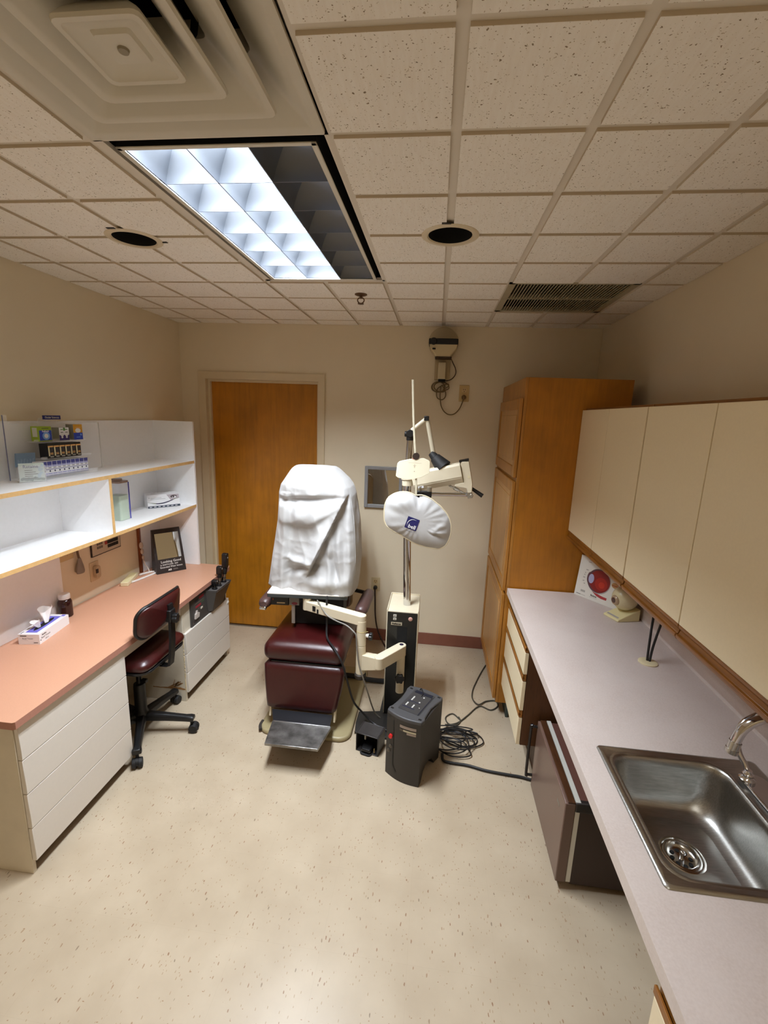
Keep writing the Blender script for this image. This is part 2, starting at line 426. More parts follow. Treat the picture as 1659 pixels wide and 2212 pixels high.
# ================================================================== CEILING FIXTURES
# --- recessed troffer, three lamps wide, right-hand lamp out
L = thing('ceiling_light', 'recessed ceiling light with silvery parabolic louvre, right third unlit', 'light', (.305, .6096, H))
b = MB()
b.box(.0, .61, .0, 1.2192, H + .19, H + .2)
for q in ((.0, .008, 0, 1.2192), (.602, .61, 0, 1.2192), (0, .61, 0, .008), (0, .61, 1.2112, 1.2192)): b.box(q[0], q[1], q[2], q[3], H + .012, H + .19)
b.build('housing', DARKGAP, L)
b = MB()      # bar flange around the opening
for q in ((0, .024, 0, 1.2192), (.599, .61, 0, 1.2192), (0, .61, 0, .010), (0, .61, 1.196, 1.2192)): b.box(q[0], q[1], q[2], q[3], H, H + .012)
b.build('grid_flange', GRID, L)
X0, X1, Y0, Y1 = .040, .573, .034, 1.188
b = MB()
for q in ((X0, X0 + .016, Y0, Y1), (X1 - .016, X1, Y0, Y1), (X0, X1, Y0, Y0 + .014), (X0, X1, Y1 - .012, Y1)): b.box(q[0], q[1], q[2], q[3], H - .004, H + .001)
b.build('door_frame', P('white_enamel', (224, 220, 208), .4), L, bevel=.003)
b = MB()
for q in ((X0 + .002, X0 + .014, Y0, Y1), (X1 - .014, X1 - .002, Y0, Y1), (X0, X1, Y0 + .002, Y0 + .012), (X0, X1, Y1 - .010, Y1 - .002)): b.box(q[0], q[1], q[2], q[3], H + .001, H + .16)
b.build('reveal', DARKGAP, L)
lx0, lx1, ly0, ly1 = X0 + .016, X1 - .016, Y0 + .014, Y1 - .012
cw, cl = (lx1 - lx0) / 3, (ly1 - ly0) / 6
LOUV = P('louvre_aluminium', (140, 145, 153), .38, .96)
zt, zb = H + .082, H + .002
def blade(b, y, x0, x1, tb, tt, half=0):
    # curved (parabolic) cross-blade: thin at the bottom, wide at the top
    n = 6; prof = []
    for k in range(n + 1):
        t = k / n; prof.append((tb + (tt - tb) * t ** 1.7, zb + (zt - zb) * t))
    if half >= 0: R1 = [(y - w, z) for w, z in prof]
    else: R1 = [(y, z) for w, z in prof]
    R2 = [(y + (w if half <= 0 else 0), z) for w, z in prof]
    pts = R1 + R2[::-1]
    rings = [[(x, py, pz) for py, pz in pts] for x in (x0, x1)]
    b.rings(rings)
def blade_x(b, x, y0, y1, tb, tt, half=0):
    n = 6; prof = [(tb + (tt - tb) * (k / n) ** 1.5, zb + (zt - zb) * k / n) for k in range(n + 1)]
    R1 = [(x - (w if half >= 0 else 0), z) for w, z in prof]; R2 = [(x + (w if half <= 0 else 0), z) for w, z in prof]
    pts = R1 + R2[::-1]
    b.rings([[(px, y, pz) for px, pz in pts] for y in (y0, y1)])
b = MB()
for k in range(7):
    blade(b, ly0 + k * cl, lx0, lx1, .0012, .034, 0 if 0 < k < 6 else (-1 if k == 0 else 1))
b.build('cross_louvre', LOUV, L)
b = MB()
for k in range(4):
    blade_x(b, lx0 + k * cw, ly0, ly1, .0014, .046, 0 if 0 < k < 3 else (-1 if k == 0 else 1))
b.build('long_louvre', LOUV, L)
b = MB(); b.box(lx0 - .01, lx1 + .01, ly0 - .01, ly1 + .01, H + .15, H + .156)
b.build('reflector', P('reflector_white', (236, 236, 236), .35), L)
LAMP = emit('lamp_lit', (226, 236, 255), 34.0)
OFF = P('lamp_unlit', (222, 224, 226), .3)
for k in range(3):
    cx = lx0 + (k + .5) * cw
    b = MB(); b.cyl((cx, ly0 + .01, H + .118), (cx, ly1 - .01, H + .118), .019, seg=16)
    b.build('lamp_tube', LAMP if k < 2 else OFF, L)
    if k < 2:
        la = bpy.data.lights.new('lamp_area', 'AREA'); la.shape = 'RECTANGLE'; la.size = .07; la.size_y = ly1 - ly0 - .04
        la.energy = LAMP_W; la.color = (.87, .94, 1.0)
        lo = bpy.data.objects.new('lamp_area', la); COL.objects.link(lo); lo.parent = L
        lo.location = Vector((cx, (ly0 + ly1) / 2, H + .096)) - L.location
        lo['kind'] = 'helper'
# --- unseen second troffer added behind the camera as low fill light
L2 = thing('ceiling_light', 'added fill light panel in the ceiling behind the viewpoint, out of view', 'light', (.915, -1.85, H))
b = MB()
for q in ((.61, .63, -2.44, -1.22), (1.2, 1.22, -2.44, -1.22), (.61, 1.22, -2.44, -2.42), (.61, 1.22, -1.24, -1.22)): b.box(q[0], q[1], q[2], q[3], H - .022, H - .0085)
b.build('door_frame', MATS['white_enamel'], L2, bevel=.003)
b = MB(); b.box(.63, 1.2, -2.42, -1.24, H - .012, H - .0085); b.build('fill_panel', emit('fill_panel_lit', (255, 244, 226), BACK_E), L2)
la = bpy.data.lights.new('lamp_area', 'AREA'); la.shape = 'RECTANGLE'; la.size = .55; la.size_y = 1.16; la.energy = BACK_W; la.color = (1, .95, .86)
lo = bpy.data.objects.new('lamp_area', la); COL.objects.link(lo); lo.parent = L2; lo.location = (0, .02, -.026); lo['kind'] = 'helper'

# --- square stepped air diffuser
D = thing('air_diffuser', 'large square stepped air diffuser in the ceiling beside the lit light', 'vent', (.305, -.3048, H))
cxd, cyd = .305, -.3048
DIF = P('diffuser_enamel', (214, 208, 192), .5)
def sq(h, z, r=.012, n=3):
    return [(cxd + x, cyd + y, z) for x, y in rrect(-h, h, -h, h, max(r, .001), n)]
b = MB(); b.rings([sq(.30, H + .001, .002), sq(.30, H - .006, .002), sq(.283, H - .009, .004), sq(.272, H - .004, .006), sq(.175, H + .078, .02), sq(.170, H + .12, .02), sq(.30, H + .12, .002)], True, False)
b.build('outer_frame', DIF, D)
for nm, h, z, inn, rise in (('outer_cone', .214, H - .016, .108, .078), ('middle_cone', .138, H - .022, .066, .060)):
    b = MB()
    b.rings([sq(h - .002, z + .012, .02), sq(h + .003, z + .003, .02), sq(h, z - .003, .02), sq(h - .012, z - .003, .018), sq(h - .018, z + .001, .016), sq(inn, z + rise, .012), sq(inn - .004, z + rise + .03, .01)], True, False)
    # flared back of the cone
    b.rings([sq(h - .002, z + .012, .02), sq(h - .02, z + .03, .018), sq(inn + .012, z + rise + .035, .012)], True, False)
    b.build(nm, DIF, D)
b = MB(); h, z = .082, H - .028
b.rings([sq(.03, z + .06, .01), sq(h - .01, z + .02, .014), sq(h, z + .004, .014), sq(h - .002, z - .002, .014), sq(h - .012, z - .002, .012), sq(h - .016, z + .002, .01), sq(.038, z + .010, .006), sq(.034, z + .004, .006), sq(.001, z + .004, .0005)], True, True)
b.m(1).cyl((cxd, cyd, z + .006), (cxd, cyd, z + .000), .011, .009)
b.build('centre_plate', [DIF, P('dull_rivet', (150, 140, 118), .5)], D)
b = MB(); b.cyl((cxd, cyd, H + .05), (cxd, cyd, H + .2), .13, seg=28, cap=False); b.box(0, .61, -.61, 0, H + .2, H + .205); b.build('duct_neck', DARKGAP, D)

# --- recessed downlights (dark)
def downlight(hx, hy, label):
    t = thing('recessed_downlight', label, 'light', (hx, hy, H), 'recessed round downlights')
    b = MB(); b.lathe([(.079, -.007), (.083, -.0125), (.098, -.0125), (.104, -.0095), (.104, -.0085), (.079, -.0085)], (hx, hy, H), 36, cap=False); b.build('trim_ring', P('ring_paint', (222, 208, 180), .4), t)
    b = MB(); R_ = [(.079, -.008), (.074, .03), (.066, .07), (.058, .11), (.001, .112)]
    b.rings([[(hx + r * math.cos(2 * PI * k / 36), hy + r * math.sin(2 * PI * k / 36), H + z) for k in range(36)] for r, z in R_], True, False)
    b.build('baffle', P('black_baffle', (3, 3, 3), .8), t)
    b = MB()
    for (dx, dy) in ((-.015, -.108),) if hx > 0 else ((-.02, -.108), (.1, .035)):
        b = MB(); b.box(hx + dx - .016, hx + dx + .016, hy + dy - .006, hy + dy + .006, H - .0105, H - .0085)
        b.build('spring_clip', BLACK, t)
    return t
downlight(.917, .612, 'round black recessed downlight in the ceiling right of the lit light')
downlight(-.319, .630, 'round black recessed downlight in the ceiling left of the lit light')

# --- return air grille
G = thing('return_grille', 'grey slatted return air grille in the ceiling above the tall wooden cabinet', 'vent', (1.524, 1.524, H))
gx0, gx1, gy0, gy1 = 4 * FT, 6 * FT, 4 * FT, 6 * FT
b = MB()
for q in ((gx0, gx0 + .03, gy0, gy1), (gx1 - .03, gx1, gy0, gy1), (gx0, gx1, gy0, gy0 + .022), (gx0, gx1, gy1 - .03, gy1)): b.box(q[0], q[1], q[2], q[3], H - .004, H + .02)
b.box(gx0, gx1, (gy0 + gy1) / 2 - .004, (gy0 + gy1) / 2 + .004, H - .004, H + .02)
b.build('frame', P('grille_paint', (176, 166, 138), .5), G)
b = MB(); n = 36
for k in range(n):
    x = gx0 + .034 + (gx1 - gx0 - .068) * k / (n - 1)
    b.add([(x + .002, gy0 + .02, H + .010), (x - .004, gy0 + .02, H - .002), (x + .001, gy0 + .02, H - .002), (x + .007, gy0 + .02, H + .010),
           (x + .002, gy1 - .028, H + .010), (x - .004, gy1 - .028, H - .002), (x + .001, gy1 - .028, H - .002), (x + .007, gy1 - .028, H + .010)],
          [(0, 1, 2, 3), (4, 7, 6, 5), (0, 4, 5, 1), (1, 5, 6, 2), (2, 6, 7, 3), (3, 7, 4, 0)])
b.build('slats', MATS['grille_paint'], G)
b = MB(); b.box(gx0, gx1, gy0, gy1, H + .06, H + .066)
for q in ((gx0, gx0 + .004, gy0, gy1), (gx1 - .004, gx1, gy0, gy1), (gx0, gx1, gy0, gy0 + .004), (gx0, gx1, gy1 - .004, gy1)): b.box(q[0], q[1], q[2], q[3], H + .02, H + .06)
b.build('plenum_box', P('plenum_dark', (66, 60, 46), .9), G)

# --- sprinkler
S_ = thing('sprinkler_head', 'small bronze fire sprinkler head below the ceiling near the door', 'sprinkler', (.454, 1.43, H))
b = MB(); b.lathe([(.034, -.0085), (.034, -.012), (.022, -.017), (.012, -.018), (.001, -.018)], (.454, 1.43, H), 24); b.build('escutcheon', P('aged_bronze', (104, 78, 56), .4, .6), S_)
b = MB(); b.cyl((.454, 1.43, H - .012), (.454, 1.43, H - .03), .008)
for sgn in (-1, 1): b.tube([(.454 + sgn * .008, 1.43, H - .026), (.454 + sgn * .018, 1.43, H - .036), (.454 + sgn * .015, 1.43, H - .048), (.454 + sgn * .004, 1.43, H - .056)], .003)
b.build('yoke', MATS['aged_bronze'], S_)
b = MB(); b.cyl((.454, 1.43, H - .056), (.454, 1.43, H - .059), .017, seg=20); b.build('deflector', MATS['aged_bronze'], S_)
# ================================================================== LEFT SIDE: desk run
DT = .705                                     # desk top height
def drawer_rows(root, x, y0, y1, zs, mat, th=.018, name='drawer_front'):
    out = []
    for k in range(len(zs) - 1):
        b = MB(); b.box(x - th, x, y0, y1, zs[k] + .0015, zs[k + 1] - .0015); out.append(b.build(name, mat, root, bevel=.0015, bseg=1))
    return out
c1_ = thing('base_cabinet', 'white four-drawer base cabinet at the near end of the salmon desk', 'cabinet', (-.85, .40, 0))
b = MB()
b.box(XL + .004, -.589, .103, .119, 0.0, .674); b.box(XL + .004, -.589, .681, .697, .06, .674); b.box(XL + .004, -.63, .119, .681, .06, .076); b.box(XL + .004, XL + .014, .119, .681, .06, .674)
b.build('carcass', CARCASS, c1_, bevel=.001, bseg=1)
b = MB(); b.box(-.638, -.624, .119, .697, 0, .062); b.build('toe_kick', P('toe_brown', (96, 74, 50), .7, var=.15, vscale=12), c1_)
drawer_rows(c1_, -.570, .106, .697, [.062, .214, .370, .520, .666], DRAWERW)
c2_ = thing('base_cabinet', 'short white base cabinet with chipped edge and open top bay near the door', 'cabinet', (-.85, 1.54, 0))
b = MB()
b.box(XL + .004, -.589, 1.245, 1.263, .0, .674); b.box(XL + .004, -.589, 1.827, 1.845, .0, .674); b.box(XL + .004, -.63, 1.263, 1.827, .06, .076)
b.box(XL + .004, XL + .014, 1.263, 1.827, .06, .674); b.box(-.600, -.588, 1.263, 1.827, .44, .674)
b.build('carcass', P('cabinet_side_white', (206, 196, 178), .55, var=.05, vscale=9), c2_, bevel=.001, bseg=1)
b = MB(); b.box(-.638, -.624, 1.263, 1.84, 0, .062); b.build('toe_kick', MATS['toe_brown'], c2_)
drawer_rows(c2_, -.570, 1.247, 1.845, [.064, .202, .330, .470], DRAWERW)
# water-worn lower corner: ragged strips of bare brown board
b = MB(); random.seed(3)
pts = [(-.592, .085)]
for k in range(14):
    t = k / 13; pts.append((-.592 - .22 * t, .087 + .022 * math.exp(-((t - .3) / .2) ** 2) * (.3 + random.random()) + .003 * random.random()))
for k in range(14):
    t = 1 - k / 13; pts.append((-.592 - .22 * t, .084 - .003 * random.random()))
fr = frame((0, 1.2448, 0), (1, 0, 0), (0, 0, 1))
for k in range(1, 14): b.poly(fr, [pts[k], pts[k + 1], pts[-k - 1], pts[-k]], .0006)
for k in range(9):
    x = -.63 - .05 * random.random(); z = .10 + .01 * random.random(); a = random.uniform(-.6, 1.2)
    b.poly(fr, [(x, z), (x + .006, z), (x + .05 * math.cos(a), z + .012 + .03 * abs(math.sin(a))), (x + .046 * math.cos(a), z + .016 + .03 * abs(math.sin(a)))], .0012)
b.build('worn_patch', P('bare_board', (150, 108, 62), .9, var=.25, vscale=90), c2_)
b = MB(); random.seed(5)
for k in range(16):
    z = .08 + .36 * k / 16; w = random.uniform(.002, .006)
    b.box(-.5895, -.5885 + w * .5, 1.2435, 1.2475, z, z + random.uniform(.008, .022))
b.build('chipped_edge', P('bare_chip', (214, 194, 150), .8), c2_); tag(c2_.children[-1], kind='stuff')
# knee drawer under the desk
b = MB(); b.box(XL + .01, -.606, .70, 1.243, .600, .612); b.box(-.606, -.590, .70, 1.243, .600, .673)
tag(b.build('knee_drawer', DRAWERW, bevel=.0015, bseg=1), 'shallow white knee drawer under the salmon desk above the task chair', 'drawer')
# desk top
b = MB()
out = [(XL + .004, .078), (-.560, .078), (-.552, .084), (-.549, .66), (-.549, 1.15), (-.566, 1.86), (-.578, 1.894), (XL + .004, 1.900)]
b.m(0).prism(out, DT - .0012, DT)
b.m(1).prism(out, DT - .030, DT - .0012)
tag(b.build('desk_top', [PINK, PINKSHADE]), 'long salmon pink laminate desk top along the left wall', 'desk')
# white lumpy plug stuck on the far end of the far cabinet
b = MB(); b.lathe([(.004, 0), (.019, .004), (.023, .018), (.019, .032), (.006, .038)], (0, 0, 0), 18, frame((-.585, 1.846, .44), (1, 0, 0), (0, 0, 1)))
b.lathe([(.012, 0), (.014, .01), (.008, .022), (.001, .024)], (0, 0, 0), 14, frame((-.583, 1.846, .402), (1, 0, 0), (0, 0, 1)))
tag(b.build('cord_hook', WHITEP), 'small white plastic hook on the far end of the white base cabinet', 'hook')

# ------------------------------------------------------------------ wall shelf
S = thing('wall_shelf', 'white two-tier laminate shelf unit with pale wood edges above the desk', 'shelf', (-.95, .97, DT))
SX = -.800
b = MB(); b.box(XL + .002, XL + .014, .05, 1.864, 1.146, 1.757); b.build('back_panel', WHITE, S)
b = MB()
b.prism([(0, 0), (SX - XL - .004, 0), (SX - XL - .004, 1.052), (0, 1.052)], 1.864, 1.882, Matrix(((1, 0, 0, XL + .004), (0, 0, 1, 0), (0, 1, 0, DT + .0005), (0, 0, 0, 1))))
b.build('end_panel', WHITE, S, bevel=.001, bseg=1)
for z in (1.484, 1.166):
    b = MB(); b.box(XL + .014, SX - .001, .05, 1.864, z - .019, z); o = b.build('shelf_board', WHITE, S)
    b = MB(); b.box(SX - .001, SX + .001, .05, 1.864, z - .019, z); b.build('edge_strip', EDGE, o)
b = MB(); b.box(XL + .014, SX - .001, .993, 1.011, 1.166, 1.465); o = b.build('divider', WHITE, S)
b = MB(); b.box(SX - .001, SX + .001, .993, 1.011, 1.166, 1.465); b.build('edge_strip', EDGE, o)
b = MB(); b.box(XL + .014, SX, .05, .068, .7055, 1.757); b.build('near_end_panel', WHITE, S)
for y0, y1 in ((.068, .945), (1.632, 1.864)):
    b = MB(); b.box(XL + .002, XL + .016, y0, y1, .7055, 1.147); b.build('lower_back_panel', WHITE, S)
b = MB(); b.box(XL + .002, XL + .02, 1.616, 1.632, .7055, 1.147); b.build('wood_strip', wood('red_wood_strip', (128, 66, 28), (20, 20, 2)), S)

# ------------------------------------------------------------------ clear display rack of sample cartons
A = thing('display_rack', 'clear acrylic sample rack holding eye drop cartons on the top shelf', 'rack', (-1.02, .97, 1.4845))
zt0 = 1.4845
b = MB(); b.box(-1.056, -1.053, .680, 1.276, zt0, 1.748); b.box(-1.056, -1.053, .680, .700, 1.748, 1.786); b.box(-1.056, -1.053, .868, .985, 1.748, 1.772); b.build('back_plate', ACRYL, A)
b = MB(); b.box(-1.0560, -1.0525, .677, .6797, zt0, 1.786); b.build('left_edge', ACRYLE, A)
b = MB(); b.box(-1.0562, -1.0525, 1.276, 1.279, zt0, 1.748); b.build('right_edge', WHITEP, A)
for z, x, ya in ((1.500, -.945, .735), (1.580, -.975, .775), (1.662, -1.002, .775)):
    b = MB(); b.box(-1.053, x + .003, ya, 1.10, z - .003, z); b.box(x + .001, x + .003, ya, 1.10, z, z + .010); b.build('step', ACRYL, A)
b = MB()
b.box(-.948, -.945, .735, 1.10, zt0, 1.497); b.build('riser', ACRYL, A)
M_ = frame((-1.028, .925, 1.7765), (0, 1, 0), (0, 0, 1))
b = MB(); b.m(0).box(-.054, .054, -.010, .010, -.004, 0, M_); b.m(1).text('Ocular Sciences', M_, .0135, 0, -.0042, bold=.01)
b.build('header_sign', [NAVY, WHITEP], A); A.children[-1]['label'] = 'small navy header sign reading Ocular Sciences'
b = MB(); b.box(-1.053, -1.028, .90, .95, 1.7685, 1.7705); b.build('sign_bracket', ACRYL, A)

def carton(name, label, group, x, y0, y1, z0, z1, depth, art, mats, side=0):
    """small carton facing +x; art(b, M, w, h) prints on the front"""
    b = MB(); b.m(0).box(x - depth, x, y0, y1, z0, z1)
    M_ = frame((x, y0, z0), (0, 1, 0), (0, 0, 1)); art(b, M_, y1 - y0, z1 - z0)
    o = b.build(name, mats, base=(x - depth / 2, (y0 + y1) / 2, z0)); return tag(o, label, 'carton', group)
LIME = P('lime_card', (150, 176, 40), .45); BLUE = P('blue_card', (30, 66, 190), .4); SKY = P('sky_card', (120, 170, 236), .4)
GREYC = P('grey_card', (150, 148, 138), .5); GOLD = P('gold_card', (222, 164, 52), .45); WHC = P('white_card', (238, 238, 240), .45); BLK = P('black_card', (20, 18, 20), .35)
PEACH = P('peach_card', (236, 182, 112), .5); DKB = P('dark_blue_card', (64, 66, 132), .45); DKV = P('violet_card', (58, 40, 120), .45); GRN = P('green_card', (92, 142, 72), .45)
def artA(b, M, w, h):
    b.m(0).rect(M, 0, w, 0, h, .0003); b.m(1).rect(M, .002, w - .001, .004, h * .74)
    b.m(2).disc(M, w * .55, h * .36, w * .3, h * .27, .001); b.m(3).disc(M, w * .55, h * .36, w * .16, h * .15, .0014)
    b.m(3).text('Refresh', M, .013, w * .52, h * .62, z=.0014, bold=.02); b.m(4).rect(M, w * .25, w * .8, h * .86, h * .9)
    Ms = frame(M.translation, (1, 0, 0), (0, 0, 1)); b.m(5).rect(Ms, -.034, -.008, h * .3, h * .92)
carton('drop_carton', 'lime and blue eye drop carton on the top step of the display rack', 'eye drop cartons on the top step', -.994, .800, .874, 1.663, 1.734, .042, artA, [LIME, BLUE, SKY, WHC, INK, P('pale_card', (206, 206, 190), .5)])
def artB(b, M, w, h):
    b.m(1).rect(M, 0, w, h * .42, h); b.m(2).rect(M, 0, w, 0, h * .42); b.m(3).rect(M, w * .42, w * .62, h * .75, h, .0009)
    for cx in (.27, .73):
        b.m(1).disc(M, w * cx, h * .52, w * .19, h * .22, .001); b.m(3).rect(M, w * (cx - .12), w * (cx + .12), h * .82, h * .88, .0012); b.m(4).rect(M, w * (cx - .13), w * (cx + .13), h * .6, h * .65, .0012); b.m(1).disc(M, w * cx, h * .24, w * .1, h * .08, .001)
carton('drop_carton', 'violet and white eye drop carton, middle of the three on the rack top step', 'eye drop cartons on the top step', -.994, .921, .984, 1.663, 1.727, .040, artB, [GREYC, WHC, DKV, GRN, INK])
def artC(b, M, w, h):
    b.m(1).rect(M, 0, w, h * .45, h); b.m(2).rect(M, 0, w, 0, h * .45); b.m(3).disc(M, w * .5, h * .6, w * .3, h * .15, .001); b.m(4).rect(M, w * .25, w * .8, h * .76, h * .82, .001)
    b.m(5).disc(M, w * .8, h * .32, w * .09, h * .07, .001); b.m(5).rect(M, w * .28, w * .72, h * .14, h * .18, .001)
carton('drop_carton', 'gold and blue eye drop carton at the right of the rack top step', 'eye drop cartons on the top step', -.990, 1.010, 1.072, 1.663, 1.742, .042, artC, [GREYC, GOLD, BLUE, WHC, PEACH, SKY])
def artD(b, M, w, h):
    b.m(1).rect(M, .001, w - .001, h * .76, h * .86); b.m(2).rect(M, .002, w * .28, h * .16, h * .76); b.m(3).rect(M, w * .34, w * .9, h * .42, h * .74)
    b.m(1).rect(M, w * .36, w * .88, h * .34, h * .38); b.m(1).rect(M, w * .36, w * .88, h * .26, h * .30); b.m(4).rect(M, w * .3, w * .9, h * .06, h * .16)
ordn = ['first', 'second', 'third', 'fourth', 'fifth', 'sixth', 'seventh', 'eighth', 'ninth', 'tenth']
mD = [BLK, PEACH, P('cream_card', (226, 214, 170), .5), P('charcoal_card', (44, 40, 46), .4), GREYC]
for k in range(6):
    y = .812 + k * .0352
    carton('drop_carton', f'black and gold eye drop carton, {ordn[k]} from the left in the rack middle row', 'black cartons in the middle row', -.967, y, y + .0342, 1.581, 1.652, .046, artD, mD)
def artE(b, M, w, h):
    b.m(1).rect(M, .001, w - .001, h * .76, h); b.m(2).rect(M, .001, w - .001, h * .64, h * .76); b.m(1).rect(M, .0, w, h * .44, h * .475, .0008); b.m(3).rect(M, w * .2, w * .8, h * .55, h * .59, .0009)
    b.m(4).disc(M, w * .5, h * .34, w * .17, h * .065, .0009); b.m(2).rect(M, .001, w - .001, h * .12, h * .2); b.m(1).rect(M, .0, w, .0, h * .07, .0009)
mE = [WHC, DKB, P('lilac_card', (164, 164, 206), .5), INK, P('slate_card', (70, 74, 96), .5)]
for k in range(10):
    y = .744 + k * .0292
    carton('lens_carton', f'white and blue lens carton, {ordn[k]} from the left in the rack bottom row', 'white cartons in the bottom row', -.945, y, y + .0284, 1.5005, 1.570, .05, artE, mE)
# card holder with leaflets at the left of the rack
Mh = frame((-.968, .640, zt0), (.55, .82, 0), (0, 0, 1))
h_ = thing('leaflet_holder', 'small clear leaflet holder with a pale green dry eye card beside the cartons', 'holder', (-.968, .68, zt0))
b = MB(); b.box(-.002, .102, .0, .078, .003, .006, Mh); b.box(-.002, .0, 0, .07, -.03, .003, Mh); b.box(.100, .102, 0, .07, -.03, .003, Mh); b.box(-.002, .102, 0, .003, -.03, .003, Mh); b.build('pocket', ACRYL, h_)
b = MB(); b.m(0).box(.002, .098, .004, .088, -.003, .0, Mh)
b.m(1).text('Retaine', Mh, .019, .046, .066, bold=.02, z=.0008)
for k in range(5): b.m(2).rect(Mh, .022, .052 + .012 * ((k * 7) % 3), .054 - .009 * k, .057 - .009 * k, .0008)
random.seed(11)
for k in range(14): b.m(3).disc(Mh, .01 + .082 * k / 13, .012 + .006 * random.random(), .006, .005 + .004 * random.random(), .0007, 8)
for k in range(9): b.m(4).disc(Mh, .07 + .02 * random.random(), .02 + .055 * random.random(), .007, .006, .0007 + .0001 * k, 9)
b.build('dry_eye_card', [P('mint_card', (214, 226, 218), .5), NAVY, INK, P('grass_print', (120, 142, 134), .6), P('bubble_print', (186, 208, 224), .5)], h_)
Mb = frame((-1.040, .700, 1.545), (.25, .95, 0), (.12, 0, 1))
b = MB(); b.box(0, .085, 0, .066, -.004, .0, Mb); b.box(.001, .086, .001, .067, .0012, .004, Mb)
b.m(1)
for k in range(6): b.poly(Mb, [(.004 + .013 * k, .012 + .004 * (k % 2)), (.012 + .013 * k, .010), (.016 + .013 * k, .03 + .006 * (k % 3)), (.008 + .013 * k, .04)], .0046)
tag(b.build('leaflet', [P('dusty_blue_card', (132, 158, 186), .5), P('dusty_blue_print', (150, 174, 198), .5)]), 'dusty blue leaflets standing behind the dry eye card in the rack', 'leaflet')

# ------------------------------------------------------------------ things on the lower shelf
J = thing('storage_jar', 'clear lidded plastic bin of pale green powder behind the shelf divider', 'jar', (-.985, 1.30, 1.1665))
b = MB(); b.prism(rrect(-1.03, -.945, 1.262, 1.345, .012), 1.1668, 1.395); b.build('bin', clear('clear_bin', (226, 230, 240), .28), J)
b = MB(); b.prism(rrect(-1.028, -.947, 1.264, 1.343, .011), 1.168, 1.318); b.build('filling', P('pale_green_fill', (192, 210, 176), .8), J)
b = MB(); b.prism(rrect(-1.033, -.942, 1.259, 1.348, .012), 1.395, 1.405); b.cyl((-.987, 1.303, 1.405), (-.987, 1.303, 1.418), .028, seg=20); b.build('lid', P('brown_tint_lid', (158, 128, 110), .4), J)
b = MB(); b.box(-.9455, -.9425, 1.340, 1.3475, 1.168, 1.395); b.build('blue_edge', P('blue_tint', (70, 72, 170), .3), J)
# lens box
Mx = frame((-1.018, 1.630, 1.1665), (.655, .756, 0), (0, 0, 1))
b = MB(); w, h = .212, .088; tilt = .018
b.m(0).add([(0, 0, 0), (w, 0, 0), (w, h, -tilt), (0, h, -tilt), (0, 0, -.085), (w, 0, -.085), (w, h + .006, -.085), (0, h + .006, -.085)],
           [(0, 1, 2, 3), (5, 4, 7, 6), (1, 5, 6, 2), (4, 0, 3, 7), (3, 2, 6, 7), (4, 5, 1, 0)], Mx)
Mf = frame(Mx @ Vector((0, 0, 0)), Mx.to_3x3() @ Vector((1, 0, 0)), Mx.to_3x3() @ Vector((0, h, -tilt)))
b.m(1).rect(Mf, 0, w, .0, .014)
for k in range(7): b.m(0).rect(Mf, .01 + .028 * k, .025 + .028 * k, .005, .009, .001)
n = 24; up = []; lo_ = []
for k in range(n + 1):
    t = k / n; y = .042 - .030 * math.sin(PI * min(1, t * 1.15)) * .55 + .022 * max(0, t - .3); th = .0035 * math.sin(PI * t) + .0004
    up.append((t * w, y + th)); lo_.append((t * w, y - th))
for k in range(n):
    b.m(2 if k > 5 and k < 19 else 3).poly(Mf, [lo_[k], lo_[k + 1], up[k + 1], up[k]], .0008)
b.m(4).poly(Mf, [(w * .60, h * .98), (w * .99, h * .98), (w * .99, h * .66), (w * .72, h * .52)], .0007)
b.m(5).disc(Mf, w * .82, h * .80, .022, .010, .0010); b.m(0).disc(Mf, w * .835, h * .755, .014, .007, .0012); b.m(5).disc(Mf, w * .815, h * .775, .006, .007, .0014)
b.m(6).rect(Mf, w * .1, w * .44, h * .76, h * .785); b.m(6).rect(Mf, w * .1, w * .56, h * .66, h * .685); b.m(6).disc(Mf, w * .06, h * .80, .003, .003)
Mt = frame(Mx @ Vector((0, h, -tilt)), Mx.to_3x3() @ Vector((1, 0, 0)), Mx.to_3x3() @ Vector((0, .006, -.067)))
b.m(3).arc(Mt, .05, .01, .02, .023, .3, 2.6, .0008); b.m(6).rect(Mt, .03, .06, .022, .026, .0008)
for k in range(6): b.m(3 if k < 3 else 6).rect(Mt, .06 + .022 * k, .076 + .022 * k, .060, .063, .0008)
tag(b.build('lens_box', [WHC, P('slate_strip', (62, 72, 86), .5), P('ink_swoosh', (52, 50, 78), .5), P('olive_swoosh', (120, 130, 100), .5), P('photo_grey', (188, 178, 184), .5), P('photo_dark', (80, 66, 68), .5), P('print_grey', (170, 172, 172), .5)]),
    'white contact lens box with an eye photo on the lower shelf', 'box')
# ================================================================== DESK ITEMS
# tissue box
T = thing('tissue_box', 'white facial tissue box with a violet top band on the desk', 'tissue box', (-.98, .70, DT))
Mt = frame((-1.028, .584, DT), (.985, .17, 0), (-.12, .99, 0))      # x across the short end, y along the length
L_, W_, Hh = .228, .098, .052
b = MB(); b.m(0).box(0, W_, 0, L_, 0, Hh, Mt)
Mtop = frame(Mt @ Vector((0, 0, Hh)), Mt.to_3x3() @ Vector((0, 1, 0)), Mt.to_3x3() @ Vector((-1, 0, 0)))    # reads along the length
b.m(1).poly(Mtop, [(.02, -.022), (.205, -.022), (.205, -.076), (.02, -.076)])
b.m(2).disc(Mtop, L_ / 2, -W_ / 2, .075, .014, .0009)
b.m(1).rect(Mtop, .205, .224, -.09, -.072); b.m(3).rect(Mtop, .006, .03, -.012, -.008); b.m(3).rect(Mtop, .05, .07, -.012, -.008)
